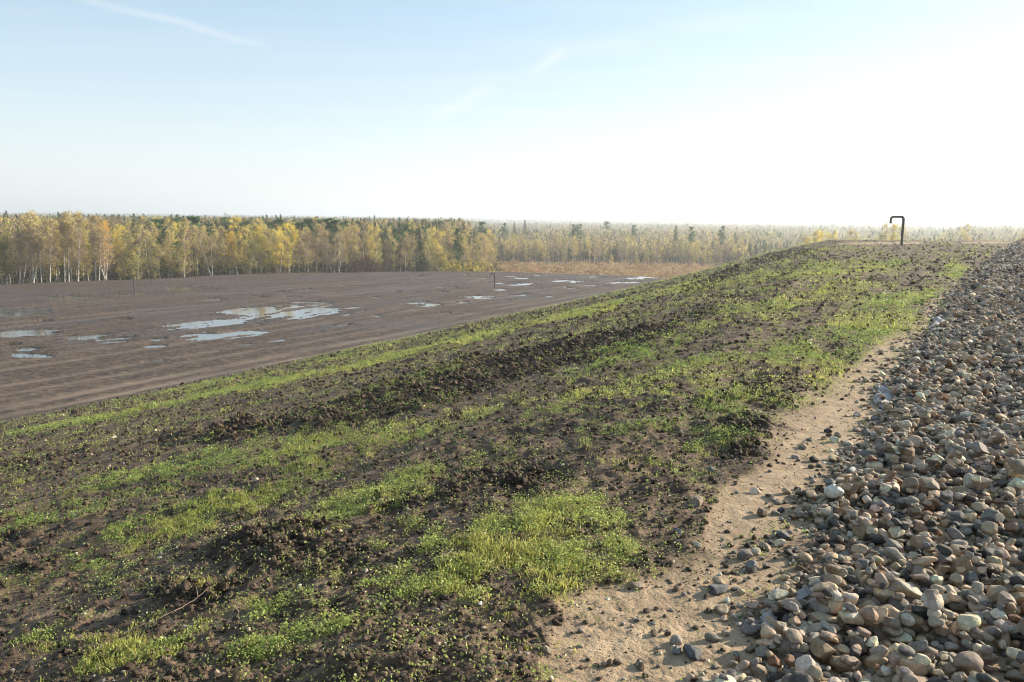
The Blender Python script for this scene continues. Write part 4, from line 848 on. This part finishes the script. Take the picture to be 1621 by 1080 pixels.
# ------------------------------------------------------------------ air, sky, sun, camera
HAZE = .00060
bx = [(-7200, -7200, -9), (7200, -7200, -9), (7200, 7200, -9), (-7200, 7200, -9)]; V = np.array(bx+[(a, b, 62) for a, b, _ in bx], float)
hz = mesh_np('haze', V, np.array([(3, 2, 1, 0), (4, 5, 6, 7), (0, 1, 5, 4), (1, 2, 6, 5), (2, 3, 7, 6), (3, 0, 4, 7)]))
m = bpy.data.materials.new('haze_air'); m.use_nodes = True; nt = m.node_tree; nt.nodes.remove(nt.nodes['Principled BSDF'])
pv = nt.nodes.new('ShaderNodeVolumePrincipled'); pv.inputs['Density'].default_value = HAZE; pv.inputs['Color'].default_value = (.86, .93, 1.0, 1); pv.inputs['Anisotropy'].default_value = .40
nt.links.new(pv.outputs[0], nt.nodes['Material Output'].inputs['Volume']); hz.materials.append(m)
o = link('haze', hz); tag(o, 'thin pale haze over the whole landscape', 'haze', kind='stuff')

w = bpy.data.worlds.new('World'); scene.world = w; w.use_nodes = True; nt = w.node_tree; L = nt.links.new
sky = nt.nodes.new('ShaderNodeTexSky'); sky.sky_type = 'NISHITA'; sky.sun_disc = False; sky.sun_elevation = SUN_EL; sky.sun_rotation = SUN_AZ
sky.air_density = 1.0; sky.dust_density = .2; sky.ozone_density = 1.2; sky.altitude = 0
tc = nt.nodes.new('ShaderNodeTexCoord').outputs['Generated']
sp = nt.nodes.new('ShaderNodeSeparateXYZ'); L(tc, sp.inputs[0]); zc_ = math_(nt, 'MAXIMUM', sp.outputs[2], .03)
dv = nt.nodes.new('ShaderNodeCombineXYZ'); L(math_(nt, 'DIVIDE', sp.outputs[0], zc_), dv.inputs[0]); L(math_(nt, 'DIVIDE', sp.outputs[1], zc_), dv.inputs[1])
mp = nt.nodes.new('ShaderNodeMapping'); mp.inputs['Rotation'].default_value = (0, 0, radians(28)); mp.inputs['Scale'].default_value = (.35, 1.5, 1); L(dv.outputs[0], mp.inputs[0])
ci = noise(nt, .8, 7, mp.outputs[0], .62); ci2 = noise(nt, .25, 3, dv.outputs[0])
cir = math_(nt, 'MULTIPLY', ramp(nt, ci, [(.45, (0, 0, 0)), (.78, (1, 1, 1))]), ramp(nt, ci2, [(.35, (.1, .1, .1)), (.65, (1, 1, 1))]))
sunv = Vector((sin(SUN_AZ)*cos(SUN_EL), cos(SUN_AZ)*cos(SUN_EL), sin(SUN_EL)))
vm = nt.nodes.new('ShaderNodeVectorMath'); vm.operation = 'DOT_PRODUCT'; nv = nt.nodes.new('ShaderNodeVectorMath'); nv.operation = 'NORMALIZE'; L(tc, nv.inputs[0]); L(nv.outputs[0], vm.inputs[0]); vm.inputs[1].default_value = sunv
veil = math_(nt, 'POWER', math_(nt, 'MAXIMUM', vm.outputs['Value'], 0.0), 9.0)      # thin high cloud round the sun
low = math_(nt, 'POWER', math_(nt, 'SUBTRACT', 1.0, math_(nt, 'MAXIMUM', sp.outputs[2], 0.0), True), 6.5)
def vdir(px, py):
    p_ = radians(8.7); r_ = radians(.55); F_ = Vector((0, cos(p_), -sin(p_))); R0 = Vector((1, 0, 0)); U0 = Vector((0, sin(p_), cos(p_)))
    return (F_*1261+(cos(r_)*R0+sin(r_)*U0)*(px-810.5)-(-sin(r_)*R0+cos(r_)*U0)*(py-540)).normalized()
def trail(a, b, width, amp):
    """a long thin cloud along the great circle between two directions of the sky"""
    n_ = a.cross(b).normalized(); c = (a+b).normalized(); d1 = nt.nodes.new('ShaderNodeVectorMath'); d1.operation = 'DOT_PRODUCT'; L(nv.outputs[0], d1.inputs[0]); d1.inputs[1].default_value = n_
    d2 = nt.nodes.new('ShaderNodeVectorMath'); d2.operation = 'DOT_PRODUCT'; L(nv.outputs[0], d2.inputs[0]); d2.inputs[1].default_value = c
    ns = math_(nt, 'MULTIPLY', math_(nt, 'SUBTRACT', noise(nt, 14, 4, tc), .5), width*1.6)
    q = math_(nt, 'ABSOLUTE', math_(nt, 'ADD', d1.outputs['Value'], ns)); q = math_(nt, 'SUBTRACT', 1.0, math_(nt, 'DIVIDE', q, width), True)
    cl = a.dot(c); e = math_(nt, 'DIVIDE', math_(nt, 'SUBTRACT', d2.outputs['Value'], cl), 1-cl, True); e = math_(nt, 'POWER', e, .5)
    return math_(nt, 'MULTIPLY', math_(nt, 'MULTIPLY', q, e), math_(nt, 'MULTIPLY', noise(nt, 9, 4, tc), amp*2))
cl = cir
tr_ = [trail(vdir(100, -10), vdir(430, 75), .006, .3), trail(vdir(680, 190), vdir(790, 132), .012, .35), trail(vdir(835, 120), vdir(900, 80), .010, .35), trail(vdir(880, 88), vdir(1250, 10), .016, .14), trail(vdir(1080, 110), vdir(1340, 92), .007, .12)]
tot = math_(nt, 'MULTIPLY', cl, .42)
for q in tr_: tot = math_(nt, 'ADD', tot, q)
tot = math_(nt, 'ADD', tot, math_(nt, 'MULTIPLY', veil, .5)); tot = math_(nt, 'ADD', tot, 0.0, True)
c0 = mix(nt, .42, sky.outputs[0], (2.0, 3.15, 4.0)); c0 = mix(nt, 1.0, c0, (4.3, 4.42, 4.5), 'DARKEN')
c = mix(nt, math_(nt, 'MULTIPLY', low, .80, True), c0, (4.7, 4.75, 4.8)); c = mix(nt, tot, c, (4.7, 4.8, 4.85))
bg = nt.nodes['Background']; L(c, bg.inputs['Color']); bg.inputs['Strength'].default_value = .092

sl = bpy.data.lights.new('sun', 'SUN'); sl.energy = 5.0; sl.angle = radians(.6); sl.color = (1, .88, .71); so = link('sun', sl); so.rotation_euler = (-sunv).to_track_quat('-Z', 'Y').to_euler()

cam = bpy.data.cameras.new('camera'); cam.lens = 28; cam.sensor_width = 36; cam.clip_end = 20000; cam.clip_start = .05
co = link('camera', cam); p_ = radians(8.70); r_ = radians(.55)
F_ = Vector((0, cos(p_), -sin(p_))); R0 = Vector((1, 0, 0)); U0 = Vector((0, sin(p_), cos(p_))); R_ = cos(r_)*R0+sin(r_)*U0; U_ = -sin(r_)*R0+cos(r_)*U0
M = Matrix(((R_.x, U_.x, -F_.x, 0), (R_.y, U_.y, -F_.y, 0), (R_.z, U_.z, -F_.z, CAM_Z), (0, 0, 0, 1))); co.matrix_world = M
scene.camera = co
scene.view_settings.view_transform = 'Standard'; scene.view_settings.look = 'None'; scene.view_settings.gamma = 1; scene.view_settings.exposure = 1.2
scene.render.engine = 'CYCLES'; cy = scene.cycles; cy.use_denoising = True; cy.denoising_prefilter = 'ACCURATE'; cy.pixel_filter_type = 'BLACKMAN_HARRIS'; cy.filter_width = 1.1; cy.denoiser = 'OPENIMAGEDENOISE'; cy.max_bounces = 6; cy.diffuse_bounces = 3; cy.glossy_bounces = 2; cy.transmission_bounces = 3; cy.volume_bounces = 1; cy.transparent_max_bounces = 4
cy.use_adaptive_sampling = True; cy.adaptive_threshold = .02; cy.sample_clamp_indirect = 6; cy.caustics_reflective = False; cy.caustics_refractive = False
